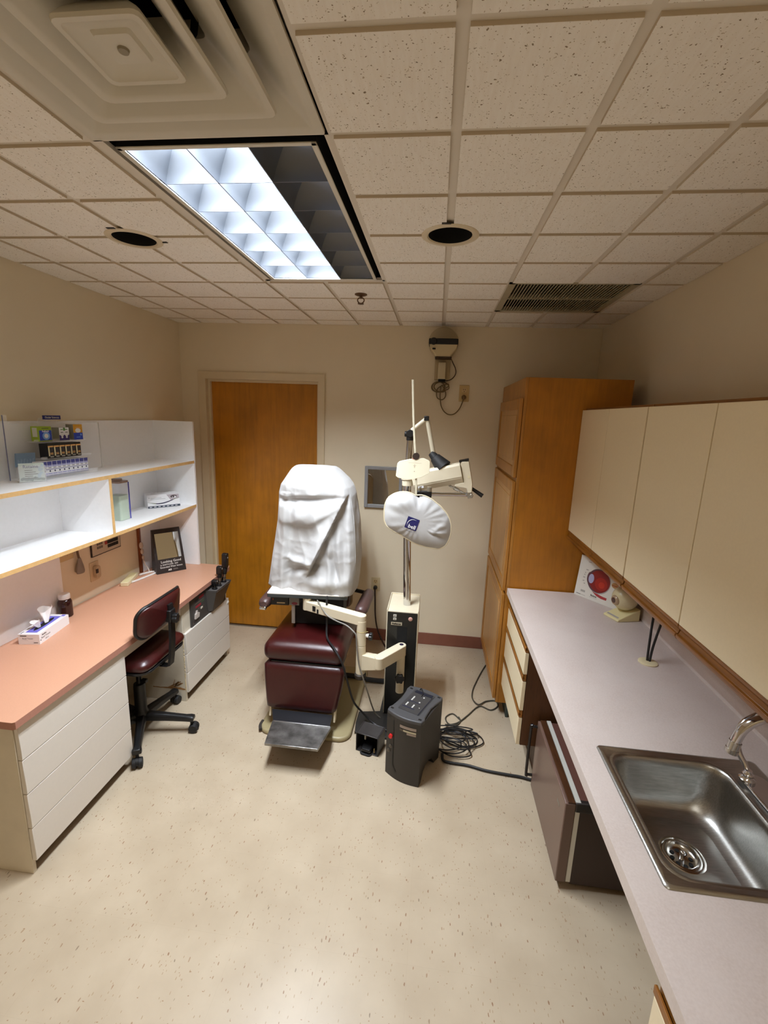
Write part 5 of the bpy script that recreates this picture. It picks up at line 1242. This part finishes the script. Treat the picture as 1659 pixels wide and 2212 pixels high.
def folds(x, z):
    """outward push (toward the viewer) of the front sheet"""
    d = 0
    # hollow under the head rest: sag between two pulls
    dd, sd, t = seg_d(x, z, .03, 1.330, .395, 1.365); d -= .020 * gs(sd, .016) * gs(max(0, dd - abs(sd)), .03) * (1 - .6 * t)
    d += .016 * gs((z - 1.40) / .05, 1) * gs((x - .19) / .15, 1)
    # big pillow panel
    d += .022 * gs((x - .13) / .11, 1) * gs((z - 1.265) / .065, 1)
    # crease curve at the bottom of the pillow, lit from above
    zc = 1.185 + .9 * (x - .11) ** 2 + (.35 * (x - .2) if x > .2 else 0)
    d += .016 / (1 + math.exp((zc - z) / .007)) * gs((x - .15) / .19, 1) * gs(max(0, z - zc) / .09, 1)
    # long diagonal fold upper right -> lower left
    dd, sd, t = seg_d(x, z, .400, 1.345, .215, .950)
    if sd < 0: d += .034 * gs(sd / .055, 1) * gs(max(0, dd - abs(sd)) / .05, 1) * (.5 + .7 * t)
    else: d -= .014 * gs(sd / .045, 1) * gs(max(0, dd - abs(sd)) / .05, 1)
    # hook of the fold at its foot
    dd, sd, t = seg_d(x, z, .215, .950, .09, .905); d -= .020 * gs(sd / .022, 1) * gs(max(0, dd - abs(sd)) / .03, 1)
    dd, sd, t = seg_d(x, z, .085, .965, .195, .955); d += .014 * gs((sd - .005) / .02, 1) * gs(max(0, dd - abs(sd)) / .03, 1)
    # lower right curtain of vertical pulls
    d += .008 * math.sin((x - .30) * 95 + 8 * (z - 1)) * gs((x - .36) / .10, 1) * gs((z - 1.02) / .2, 1)
    dd, sd, t = seg_d(x, z, .33, .985, .365, .895); d -= .012 * gs(sd / .018, 1) * gs(max(0, dd - abs(sd)) / .03, 1)
    # left vertical fold
    d += .012 * gs((x - (.045 - .05 * (1.4 - z))) / .022, 1) * (1 if z < 1.38 else .3)
    d -= .012 * gs((x - (.085 - .05 * (1.4 - z))) / .03, 1) * (1 if z < 1.33 else .2)
    # bulge along the bottom and scalloped roll
    d += .020 * gs((z - (.842 + .9 * (x - .26) ** 2)) / .045, 1) * gs((x - .27) / .16, 1)
    # crumple: soft ridges running in a few directions
    for (ax, az, f_, w_) in ((1, .35, 13, .0055), (-.6, 1, 17, .004), (.3, 1, 29, .0022)):
        q = noise.noise(Vector((x * f_ * ax + z * 3, z * f_ * az * .6, 2.7 + f_))); d += w_ * (1 - 2.2 * abs(q)) * (.5 + .5 * noise.noise(Vector((x * 4, z * 4, f_))) + .3)
    d += .005 * noise.noise(Vector((x * 9, z * 7, 1.3)))
    return d
b = MB(); NF, NS, NB = 130, 22, 30; rings_ = []
zs = [.774 + (1.527 - .774) * (k / 150) for k in range(151)]
for z in zs:
    _, xl, xr, yf, sl, yb = lerp_lv(z); row = []
    for k in range(NF):        # front, left -> right
        t = k / (NF - 1); x = xl + (xr - xl) * t
        e = min(t, 1 - t); rnd = .045 * (1 - math.sqrt(max(0, 1 - (1 - min(1, e / .10)) ** 2)))
        y = yf + sl * (1 - t) ** 1.4 + rnd - 1.55 * folds(x, z) * min(1, e / .05)
        row.append((x, y, z))
    for k in range(1, NS):     # right side, front -> back
        t = k / NS; y0_ = yf + .045
        row.append((xr + .012 * math.sin(PI * t) - .010 * t + .006 * noise.noise(Vector((t * 3, z * 9, 7))), y0_ + (yb - y0_) * t, z))
    for k in range(NB):
        t = k / (NB - 1); row.append((xr - .010 + (xl - xr + .02) * t, yb + .012 * math.sin(PI * t), z))
    for k in range(1, NS):
        t = k / NS; y1_ = yf + sl + .045
        row.append((xl - .008 * math.sin(PI * t) + .006 * noise.noise(Vector((t * 3, z * 9, 2))) + .010 * (1 - t), yb + (y1_ - yb) * t, z))
    rings_.append(row)
base_r = rings_[0]
for k, p in enumerate(base_r):      # uneven hem, kept above the table
    base_r[k] = (p[0], p[1], p[2] + .008 + .006 * math.sin(k * .21) + (.012 if p[0] > .44 else 0))
top = rings_[-1]
for f_ in (.85, .6, .3, .02):
    cx_, cy_ = .18, 1.5
    rings_.append([(cx_ + (p[0] - cx_) * f_, cy_ + (p[1] - cy_) * f_, 1.527 + .008 * (1 - f_ * f_) + .003 * noise.noise(Vector((p[0] * 14 * f_, p[1] * 14, 3)))) for p in top])
b.rings(rings_, True, False); b.build('sheet', CLOTH, DC, angle=180)
# stitched seam down the right-hand edge of the front panel
b = MB(); b.tube([(lerp_lv(z)[2] - .004, lerp_lv(z)[3] + .035, z) for z in (1.50, 1.44, 1.38, 1.30, 1.20, 1.08, .98, .90)], .0035, 6); b.build('seam', CLOTH, DC)

# ================================================================== LOOSE FLOOR EQUIPMENT
V = thing('laser_console', 'dark charcoal portable console with button panel on top and red stop button', 'machine', (.89, .93, 0))
Lp, Fp, Rp = Vector((.745, .862, 0)), Vector((.924, .780, 0)), Vector((1.030, .992, 0))
uu = (Fp - Lp).normalized(); wL = (Fp - Lp).length; vv = Vector((-uu.y, uu.x, 0)); dL = .232
Mv = Matrix(((uu.x, vv.x, 0, Lp.x), (uu.y, vv.y, 0, Lp.y), (0, 0, 1, 0), (0, 0, 0, 1)))
DARK = P('charcoal_moulding', (44, 39, 35), .5, bump=.15, bscale=700); TOPG = P('slate_moulding', (70, 69, 71), .5)
b = MB()
prof = [(0, .0), (.034, .0), (.042, .022), (.060, .044), (.09, .058), (.13, .060), (.165, .046), (.182, .024), (.188, .004), (dL, .004), (dL + .006, .36), (-.002, .36)]
nu = 14; R_ = []
for k in range(nu + 1):
    t = k / nu; u = wL * t; bul = .026 * math.sin(PI * (.08 + .84 * t))
    # waist: sides pinch a little in the middle of the depth
    R_.append([(u + (.012 * math.sin(PI * max(0, min(1, v / dL))) * (1 if t < .5 else -1) * abs(2 * t - 1) ** 3), v - (bul if v < .04 else 0) + (bul * .8 if v > .2 else 0), z) for v, z in prof])
b.rings(R_, True, True, Mv); b.build('body', DARK, V, angle=35)
def toppoly(g_=0):
    P_ = []
    for k in range(nu + 1): t = k / nu; P_.append((wL * t, -.026 * math.sin(PI * (.08 + .84 * t)) - .002 + g_))
    P_ += [(wL + .004, .018), (wL - .004, .036), (wL - .012, dL * .5), (wL - .002, dL - .045), (wL + .004, dL - .02)]
    for k in range(nu + 1): t = 1 - k / nu; P_.append((wL * t, dL + .006 + .021 * math.sin(PI * (.08 + .84 * t)) - g_))
    P_ += [(-.004, dL - .02), (.002, dL - .045), (.012, dL * .5), (.004, .036), (-.004, .018)]
    return P_
b = MB(); b.prism(toppoly(), .352, .374, Mv); b.build('top_cover', TOPG, V, bevel=.005)
b = MB(); b.prism(rrect(.040, wL - .036, .030, dL - .006, .006), .374, .3755, Mv); o = b.build('control_panel', P('control_panel_dark', (58, 56, 56), .45), V)
b = MB(); b.box(.050, wL - .046, dL - .034, dL - .012, .3752, .3772, Mv); b.box(wL - .044, wL - .040, .03, dL - .03, .3752, .377, Mv); b.build('handle_slot', P('slot_blue_black', (20, 24, 40), .4), V)
bt = P('button_white', (206, 204, 200), .4); n_b = 0
for (u, v) in [(.070, .158), (.070, .148), (.070, .138), (.070, .128), (.116, .126), (.064, .094), (.064, .084), (.064, .074), (.102, .090), (.102, .080), (.102, .070), (.118, .175)]:
    b = MB(); b.cyl(Mv @ Vector((u, v, .3755)), Mv @ Vector((u, v, .378)), .0045, seg=12); b.build('button', bt, V)
b = MB(); b.box(.054, .122, .116, .120, .3755, .3762, Mv); b.box(.048, .118, .058, .063, .3755, .3762, Mv); b.build('panel_bar', P('bar_navy', (26, 28, 58), .5), V)
b = MB(); b.cyl(Mv @ Vector((.135, .085, .3755)), Mv @ Vector((.135, .085, .377)), .003, seg=8); b.build('key_switch', bt, V)
for (u, v) in ((.012, .012), (wL - .022, .006), (.014, dL - .012), (wL - .02, dL - .004)):
    b = MB(); b.prism(rrect(u - .004, u + .012, v - .004, v + .006, .002), .3735, .3752, Mv); b.build('screw_recess', BLACK, V)
def frontpt(t, z, off=.0): # point on the bulged front face
    return Mv @ Vector((wL * t, -.026 * math.sin(PI * (.08 + .84 * t)) - off, z))
def strip(b, t0, t1, z0, z1, off=.0035, n=6):
    for k in range(n):
        a, c = t0 + (t1 - t0) * k / n, t0 + (t1 - t0) * (k + 1) / n
        b.add([frontpt(a, z0, off), frontpt(c, z0, off), frontpt(c, z1, off), frontpt(a, z1, off)], [(0, 1, 2, 3)])
b = MB(); strip(b, .225, .26, .075, .335); 
for k in range(6): strip(b, .225 + .02 * k, .262 + .02 * k, .070 - .006 * k, .082 - .006 * k)
b.build('front_slot', P('slot_black', (8, 7, 7), .4), V)
b = MB(); b.m(0); strip(b, .44, .88, .317, .333); b.m(1); strip(b, .54, .88, .301, .311, .0037); b.m(2); strip(b, .44, .53, .300, .312, .0037); b.m(0); strip(b, .64, .88, .288, .299, .0037)
b.build('maker_plate', [P('plate_pinkish', (150, 134, 122), .4), P('plate_pale', (190, 180, 150), .4), P('plate_dim', (84, 74, 60), .5)], V)
b = MB(); p_ = frontpt(.17, .238); b.cyl(p_ + vv * .004, p_ - vv * .012, .0115, .0105, 18); b.build('stop_button', P('stop_red', (206, 36, 34), .4), V)
for z in (.178, .145):
    b = MB(); p_ = frontpt(.17 if z > .15 else .10, z); b.cyl(p_ + vv * .004, p_ - vv * .006, .009, seg=14); b.cyl(p_ - vv * .006, p_ - vv * .010, .004, seg=10); b.build('port', P('port_metal', (104, 96, 86), .35, .5), V)
b = MB(); b.tube([Mv @ Vector((.062, dL + .004, .372)), Mv @ Vector((.075, dL - .002, .388)), Mv @ Vector((.095, dL - .02, .379)), Mv @ Vector((.10, dL - .05, .376))], .003, 6); b.build('panel_lead', CABLE, V)

# foot switch
Q = thing('foot_switch', 'small black box foot switch with open front beside the console', 'foot switch', (.64, 1.01, 0))
fl, fr_, br_ = Vector((.560, .987, 0)), Vector((.690, .951, 0)), Vector((.726, 1.046, 0))
fu = (fr_ - fl).normalized(); fw = (fr_ - fl).length; fv = Vector((-fu.y, fu.x, 0)); fd = .105
Mq = Matrix(((fu.x, fv.x, 0, fl.x), (fu.y, fv.y, 0, fl.y), (0, 0, 1, 0), (0, 0, 0, 1)))
b = MB(); b.box(0, .006, 0, fd, 0, .115, Mq); b.box(fw - .006, fw, 0, fd, 0, .115, Mq); b.box(.006, fw - .006, fd - .006, fd, 0, .115, Mq); b.box(.006, fw - .006, 0, fd - .006, 0, .006, Mq); b.box(.006, fw - .006, 0, fd - .006, .109, .115, Mq)
b.build('guard', P('switch_black', (44, 40, 39), .45), Q, bevel=.002)
b = MB(); b.prism(rrect(.035, .095, .0, .07, .012), .0, .022, Mq @ Matrix.Translation((0, -.012, .012)) @ Matrix.Rotation(.18, 4, 'X')); b.build('pedal', P('pedal_black', (16, 15, 16), .3), Q, bevel=.006)
b = MB(); b.prism(rrect(.03, .10, -.022, .06, .02), 0, .010, Mq); b.build('pedal_base', BLACKR, Q, bevel=.003)
b = MB(); b.box(.040, .048, .03, .05, .06, .108, Mq); b.build('spring_post', P('post_grey', (150, 144, 134), .4, .5), Q)
b = MB(); b.box(.108, .113, .004, .01, .015, .04, Mq); b.build('side_pin', P('pin_brass', (150, 128, 86), .4, .7), Q)

# cables
def cable(name, label, pts, r, mat, cat='cable', closed=False, sub=6):
    b = MB(); b.tube(pts, r, 8, sub); return tag(b.build(name, mat), label, cat)
cable('floor_cable', 'thick black cable from the console to the fridge handle across the floor', [(1.045, 1.02, .012), (1.05, .975, .0085), (1.093, .962, .0085), (1.18, .957, .0085), (1.276, .934, .0085), (1.396, .922, .0085), (1.452, .918, .0085), (1.51, .905, .0085)], .0075, CABLE)
cable('floor_cable', 'thin grey cable looping over the floor toward the tall cabinet', [(1.066, 1.262, .02), (1.089, 1.282, .006), (1.146, 1.314, .005), (1.208, 1.392, .005), (1.29, 1.501, .005), (1.361, 1.474, .005), (1.412, 1.525, .005), (1.403, 1.578, .005), (1.34, 1.562, .006), (1.285, 1.508, .013), (1.252, 1.575, .008), (1.262, 1.68, .005), (1.299, 1.801, .005), (1.345, 1.93, .005), (1.385, 2.03, .005)], .0045, CABLEG, sub=10)
# loose coil behind the console: one long continuous cable
b = MB(); random.seed(12); pts = []
cc = Vector((1.130, 1.165, 0))
for k in range(110):
    a = k * .62; lobe = random.Random(k // 10 + 5).random()
    r1 = .045 + .085 * lobe; ecc = .55 + .4 * math.sin(k * .11)
    cx_, cy_ = cc.x + .04 * math.sin(k * .17) - .015, cc.y + .055 * math.cos(k * .13) - .02
    pts.append((cx_ + r1 * math.cos(a) * (1.15), cy_ + r1 * math.sin(a) * ecc, .006 + .04 * abs(math.sin(k * .23)) * (k / 110) + .018 * (k / 110)))
b.tube(pts, .0036, 6, 4); tag(b.build('coiled_cable', CABLE), 'tangled loose coil of thin black cable behind the console', 'cable')
cable('floor_cable', 'small grey cable loop lying beside the tangled coil', [(1.157, 1.345, .005), (1.115, 1.395, .005), (1.07, 1.352, .005), (1.085, 1.292, .006), (1.135, 1.288, .006), (1.160, 1.330, .006), (1.150, 1.36, .012)], .0042, CABLEG, sub=8)
cable('floor_cable', 'wide outer loop of black cable at the right of the tangled coil', [(1.07, 1.19, .03), (1.13, 1.235, .012), (1.19, 1.222, .006), (1.246, 1.185, .005), (1.236, 1.135, .005), (1.17, 1.105, .006), (1.10, 1.115, .02), (1.06, 1.13, .03)], .004, CABLE, sub=8)
cable('pedal_cable', 'black cable hanging from the covered instrument down to the foot switch plate', [(.318, 1.285, .777), (.321, 1.262, .765), (.322, 1.255, .70), (.325, 1.25, .62), (.34, 1.20, .557), (.40, 1.12, .536), (.455, 1.075, .48), (.485, 1.09, .36), (.515, 1.14, .20), (.56, 1.20, .09), (.63, 1.19, .032), (.70, 1.155, .024), (.735, 1.14, .024)], .006, CABLE)
cable('pedal_cable', 'thin grey cable tied along the swing arm and hanging to the floor plate', [(.262, 1.262, .760), (.285, 1.248, .735), (.33, 1.222, .690), (.39, 1.195, .672), (.46, 1.165, .662), (.505, 1.135, .645), (.524, 1.130, .62), (.530, 1.128, .55), (.545, 1.122, .45), (.572, 1.126, .36), (.60, 1.16, .24), (.615, 1.21, .14), (.635, 1.245, .06), (.665, 1.258, .022)], .0042, P('lead_grey', (128, 124, 118), .5))
cable('power_conduit', 'thick black conduit on the floor between chair base and stand', [(.34, 1.64, .05), (.42, 1.645, .048), (.50, 1.65, .03), (.58, 1.655, .022), (.672, 1.662, .02)], .017, BLACKR)

# ------------------------------------------------------------------ task chair
Ts = thing('task_chair', 'maroon and black armless swivel task chair tucked under the salmon desk', 'chair', (-.68, .935, 0))
hc = Vector((-.68, .935, 0))
for ang in (-61, 11, 83, 155, 227):
    a = math.radians(ang); d = Vector((math.cos(a), math.sin(a), 0)); n_ = Vector((-d.y, d.x, 0)); e = hc + d * .275
    b = MB(); R_ = []
    for t, z, w, h in ((0, .115, .026, .030), (.5, .104, .021, .024), (.9, .092, .018, .020), (1.0, .092, .024, .018), (1.06, .090, .022, .016)):
        c_ = hc + d * .275 * t; R_.append([c_ + n_ * w * sx_ + Vector((0, 0, z + h * sz_ * .8)) for sx_, sz_ in ((-1, -1), (1, -1), (1, .4), (.6, 1), (-.6, 1), (-1, .4))])
    b.rings(R_); lg = b.build('leg', BLACK, Ts, bevel=.003)
    b = MB(); b.cyl(e + Vector((0, 0, .09)), e + Vector((0, 0, .05)), .008, seg=10)
    off = d * .012
    for s_ in (-1, 1): b.cyl(e + off + n_ * s_ * .006 + Vector((0, 0, .0275)), e + off + n_ * s_ * .025 + Vector((0, 0, .0275)), .0272, .0245, 20)
    b.cyl(e + off - n_ * .008 + Vector((0, 0, .032)), e + off + n_ * .008 + Vector((0, 0, .032)), .022, seg=16)
    b.build('caster', BLACKR, lg, bevel=.003)
b = MB(); b.lathe([(.034, .08), (.040, .09), (.040, .135), (.032, .15), (.031, .30), (.029, .315)], hc, 24); b.build('column_sleeve', BLACK, Ts)
b = MB(); b.cyl(hc + Vector((0, 0, .31)), hc + Vector((0, 0, .487)), .014, seg=16); b.build('gas_lift', P('lift_dark', (30, 28, 28), .3, .6), Ts)
b = MB(); b.box(hc.x + .016, hc.x + .05, hc.y - .012, hc.y + .012, .325, .345); b.build('height_lever', BLACK, Ts, bevel=.004)
b = MB(); b.box(hc.x - .10, hc.x + .18, hc.y - .055, hc.y + .055, .476, .496); b.build('seat_plate', BLACK, Ts, bevel=.003)
cushion('seat', hc.x - .225, hc.x + .190, hc.y - .205, hc.y + .205, .493, .562, .06, .012, root=Ts)
b = MB(); b.prism(rrect(hc.x - .222, hc.x + .187, hc.y - .202, hc.y + .202, .07, 8), .490, .504); b.build('seat_shell', BLACK, Ts, bevel=.004)
sp = hc + Vector((.212, -.035, 0))
b = MB(); R_ = []
for x, z, w, th in ((-.10, .472, .022, .007), (-.01, .470, .022, .007), (.010, .478, .020, .007), (.018, .53, .020, .007), (.028, .62, .020, .007), (.030, .74, .020, .007), (.026, .83, .018, .007)):
    R_.append([(sp.x + x - th, sp.y - w, z), (sp.x + x + th, sp.y - w, z), (sp.x + x + th, sp.y + w, z), (sp.x + x - th, sp.y + w, z)])
b.rings(R_); b.build('back_spine', BLACK, Ts, bevel=.003)
def backpad(name, mat, th0, th1, grow, rimz):
    b = MB(); nu_, nv_ = 24, 12; F_ = []; B_ = []
    Wb, Hb, zc, r = .185 + grow, .083 + grow, .782, .055
    fr2 = []
    pts = rrect(-Wb, Wb, -Hb, Hb, r, 8)
    def surf(y, z, th): return (sp.x + .006 - 1.35 * (y) ** 2 + .12 * z + th, sp.y + y, zc + z)
    rg = []
    for s_, th in ((.02, th0 + .006), (.5, th0 + .005), (.86, th0 + .003), (.96, th0), (1.0, th0 - .005), (1.0, th1 + .005), (.96, th1), (.5, th1 - .002), (.02, th1 - .003)):
        rg.append([surf(y * s_, z * s_, th) for y, z in pts])
    b.rings(rg, True, True); return b.build(name, mat, Ts, angle=60)
backpad('back_pad', MAROON, .012, -.022, 0, 0)
b = MB(); pts = rrect(-.187, .187, -.085, .085, .056, 8); b.tube([(sp.x + .006 - 1.35 * y * y + .12 * z - .004, sp.y + y, .782 + z) for y, z in pts + pts[:1]], .0085, 8, 1, False); b.build('pad_rim', BLACK, Ts)
b = MB(); star_knob(b, (sp.x + .040, sp.y + .0, .752), (1, .15, 0), .024, .026); b.build('back_knob', BLACK, Ts, bevel=.003)
b = MB(); b.box(sp.x + .008, sp.x + .042, sp.y - .026, sp.y + .026, .735, .80); b.build('back_bracket', BLACK, Ts, bevel=.005)

# ================================================================== BACK WALL
Wm = thing('wall_mirror', 'square grey framed mirror on the back wall behind the refractor', 'mirror', (.52, YB, 1.136))
mx0, mx1, mz0, mz1 = .372, .668, 1.134, 1.461
b = MB()
for q in ((mx0, mx0 + .026, mz0, mz1), (mx1 - .026, mx1, mz0, mz1), (mx0 + .026, mx1 - .026, mz0, mz0 + .026), (mx0 + .026, mx1 - .026, mz1 - .026, mz1)): b.box(q[0], q[1], YB - .022, YB - .001, q[2], q[3])
b.build('mirror_frame', P('frame_grey', (150, 150, 152), .45), Wm, bevel=.003)
b = MB(); b.box(mx0 + .02, mx1 - .02, YB - .010, YB - .002, mz0 + .02, mz1 - .02); b.build('mirror_pane', MIRROR, Wm)

def outlet(name, label, x0, x1, z0, z1, plug_mat):
    t = thing(name, label, 'outlet', ((x0 + x1) / 2, YB, z0))
    Mo_ = frame((x0, YB - .0005, z0), (1, 0, 0), (0, 0, 1)); w, h = x1 - x0, z1 - z0
    b = MB(); b.box(0, w, 0, h, 0, .006, Mo_); b.build('plate', P('outlet_tan', (200, 172, 118), .45) if plug_mat is not BLACK else P('outlet_beige', (212, 196, 158), .45), t, bevel=.002)
    b = MB()
    for cy in (h * .30, h * .70):
        b.m(0).prism(rrect(w * .27, w * .73, cy - h * .13, cy + h * .13, .008), .006, .0075, Mo_); b.m(1).rect(Mo_, w * .38, w * .43, cy, cy + .010, .008).rect(Mo_, w * .57, w * .62, cy, cy + .010, .008).disc(Mo_, w * .5, cy - .009, .003, z=.008)
    b.build('socket', [PLATE, DARKGAP], t)
    b = MB(); b.lathe([(.016, .0075), (.017, .014), (.014, .034), (.008, .038)], (w * .5, h * .27, 0), 18, Mo_); b.build('plug', plug_mat, t)
    return t
outlet('wall_outlet', 'beige outlet with a black plug low on the back wall behind the chair', .448, .520, .438, .552, BLACK)
outlet('wall_outlet', 'tan outlet high on the back wall beside the chart projector', 1.057, 1.129, 1.968, 2.086, P('plug_tan', (108, 82, 40), .5))
cable('power_cable', 'black power cord running down the back wall from the low outlet to the stand', [(.484, YB - .035, .468), (.484, YB - .030, .43), (.486, YB - .014, .34), (.492, YB - .014, .22), (.510, YB - .02, .12), (.545, YB - .05, .05), (.60, YB - .14, .012), (.68, YB - .32, .009), (.76, 1.80, .009), (.78, 1.60, .012)], .006, P('cord_brown_black', (40, 18, 18), .5))

# chart projector
Pj = thing('chart_projector', 'ivory and black chart projector on a bracket high on the back wall', 'projector', (.92, YB, 2.13))
b = MB(); b.lathe([(.001, 0), (.104, 0), (.108, .004), (.104, .008), (.001, .008)], (0, 0, 0), 40, frame((.920, YB, 2.380), (1, 0, 0), (0, 0, 1))); b.build('wall_disc', P('disc_tan', (204, 188, 156), .7), Pj)
b = MB()
pj_sec = [(-.098, .0), (.100, .0), (.094, -.03), (.052, -.082), (-.046, -.082), (-.085, -.035)]
b.prism([(.920 + x, z) for x, z in pj_sec], .008, .150, frame((0, YB, 2.352), (1, 0, 0), (0, 0, 1))); b.build('body', P('projector_ivory', (206, 190, 150), .45), Pj, bevel=.005)
b = MB(); b.box(.818, 1.022, YB - .155, YB - .02, 2.346, 2.386); b.cyl((.852, YB - .10, 2.366), (.852, YB - .168, 2.366), .024, seg=20); b.build('lamp_housing', P('projector_black', (8, 8, 9), .5), Pj, bevel=.006)
b = MB(); b.box(.846, .868, YB - .154, YB - .148, 2.312, 2.322); b.build('vent_slot', DARKGAP, Pj)
b = MB(); b.box(.866, .984, YB - .12, YB - .012, 2.262, 2.268); b.build('tray', P('tray_brown', (60, 40, 20), .5), Pj)
b = MB(); b.box(.868, .978, YB - .024, YB - .001, 2.118, 2.262); b.build('bracket', P('bracket_taupe', (176, 156, 118), .5), Pj, bevel=.003)
b = MB(); b.box(.892, .948, YB - .052, YB - .024, 2.122, 2.240); b.build('transformer', P('transformer_ivory', (208, 194, 160), .45), Pj, bevel=.004)
b = MB(); b.box(.898, .950, YB - .05, YB - .006, 2.104, 2.122); b.build('cord_clamp', DARKGAP, Pj)
TAN = P('cord_tan', (112, 92, 56), .55)
b = MB(); b.tube([(.982, YB - .05, 2.262), (.996, YB - .03, 2.24), (1.018, YB - .02, 2.20), (1.022, YB - .02, 2.165), (1.00, YB - .02, 2.13), (.965, YB - .022, 2.114), (.945, YB - .024, 2.112)], .0036, 8); b.build('side_cord', P('cord_dark_tan', (66, 46, 20), .5), Pj)
b = MB(); yy = YB - .018
loops = []
for k in range(40):
    a = k * .5; loops.append((.912 + .050 * math.cos(a) * (1 - .1 * math.sin(k * .3)) + (.012 if k % 24 > 12 else -.01), yy - .008 * math.sin(k * .7), 2.068 + .036 * math.sin(a)))
lp2 = [(.90 , yy, 2.06), (.892, yy, 2.01), (.905, yy, 1.985), (.935, yy, 1.978), (.957, yy, 2.0), (.954, yy, 2.04), (.925, yy, 2.08), (.918, yy, 2.02), (.922, yy, 1.975), (.932, yy, 1.93), (.955, yy, 1.893), (.99, yy, 1.872), (1.03, yy, 1.878), (1.065, yy, 1.915), (1.083, yy, 1.96), (1.092, yy - .006, 1.99)]
b.tube(loops + lp2, .0040, 7, 5); b.build('power_cord', TAN, Pj)
# ================================================================== CAMERA
def camera():
    yaw, pit, rol = .1073, .2065, .0364
    cy, sy, cp, sp, cr, sr = math.cos(yaw), math.sin(yaw), math.cos(pit), math.sin(pit), math.cos(rol), math.sin(rol)
    right = Vector((cy, sy, 0)); fwd = Vector((-sy, cy, 0)); up = Vector((0, 0, 1))
    f2 = fwd * cp - up * sp; u2 = up * cp + fwd * sp
    r3 = right * cr + u2 * sr; u3 = u2 * cr - right * sr
    cd = bpy.data.cameras.new('camera'); co = bpy.data.objects.new('camera', cd); COL.objects.link(co)
    co.matrix_world = Matrix(((r3.x, u3.x, -f2.x, .9102), (r3.y, u3.y, -f2.y, -1.2241), (r3.z, u3.z, -f2.z, H - .6585), (0, 0, 0, 1)))
    cd.sensor_fit = 'HORIZONTAL'; cd.sensor_width = 36; cd.lens = 985.08 / 1659 * 36; cd.clip_start = .02
    SC.camera = co
camera()
w = bpy.data.worlds.new('world'); SC.world = w; w.use_nodes = True
w.node_tree.nodes['Background'].inputs[0].default_value = (.02, .02, .02, 1)
SC.view_settings.view_transform = 'Standard'; SC.view_settings.look = 'None'; SC.view_settings.gamma = 1
SC.view_settings.exposure = EXPOSURE; SC.view_settings.use_curve_mapping = False
SC.cycles.use_denoising = True
SC.cycles.max_bounces = 10; SC.cycles.diffuse_bounces = 6; SC.cycles.glossy_bounces = 4; SC.cycles.transparent_max_bounces = 16
SC.cycles.sample_clamp_indirect = 6; SC.cycles.caustics_reflective = False; SC.cycles.caustics_refractive = False
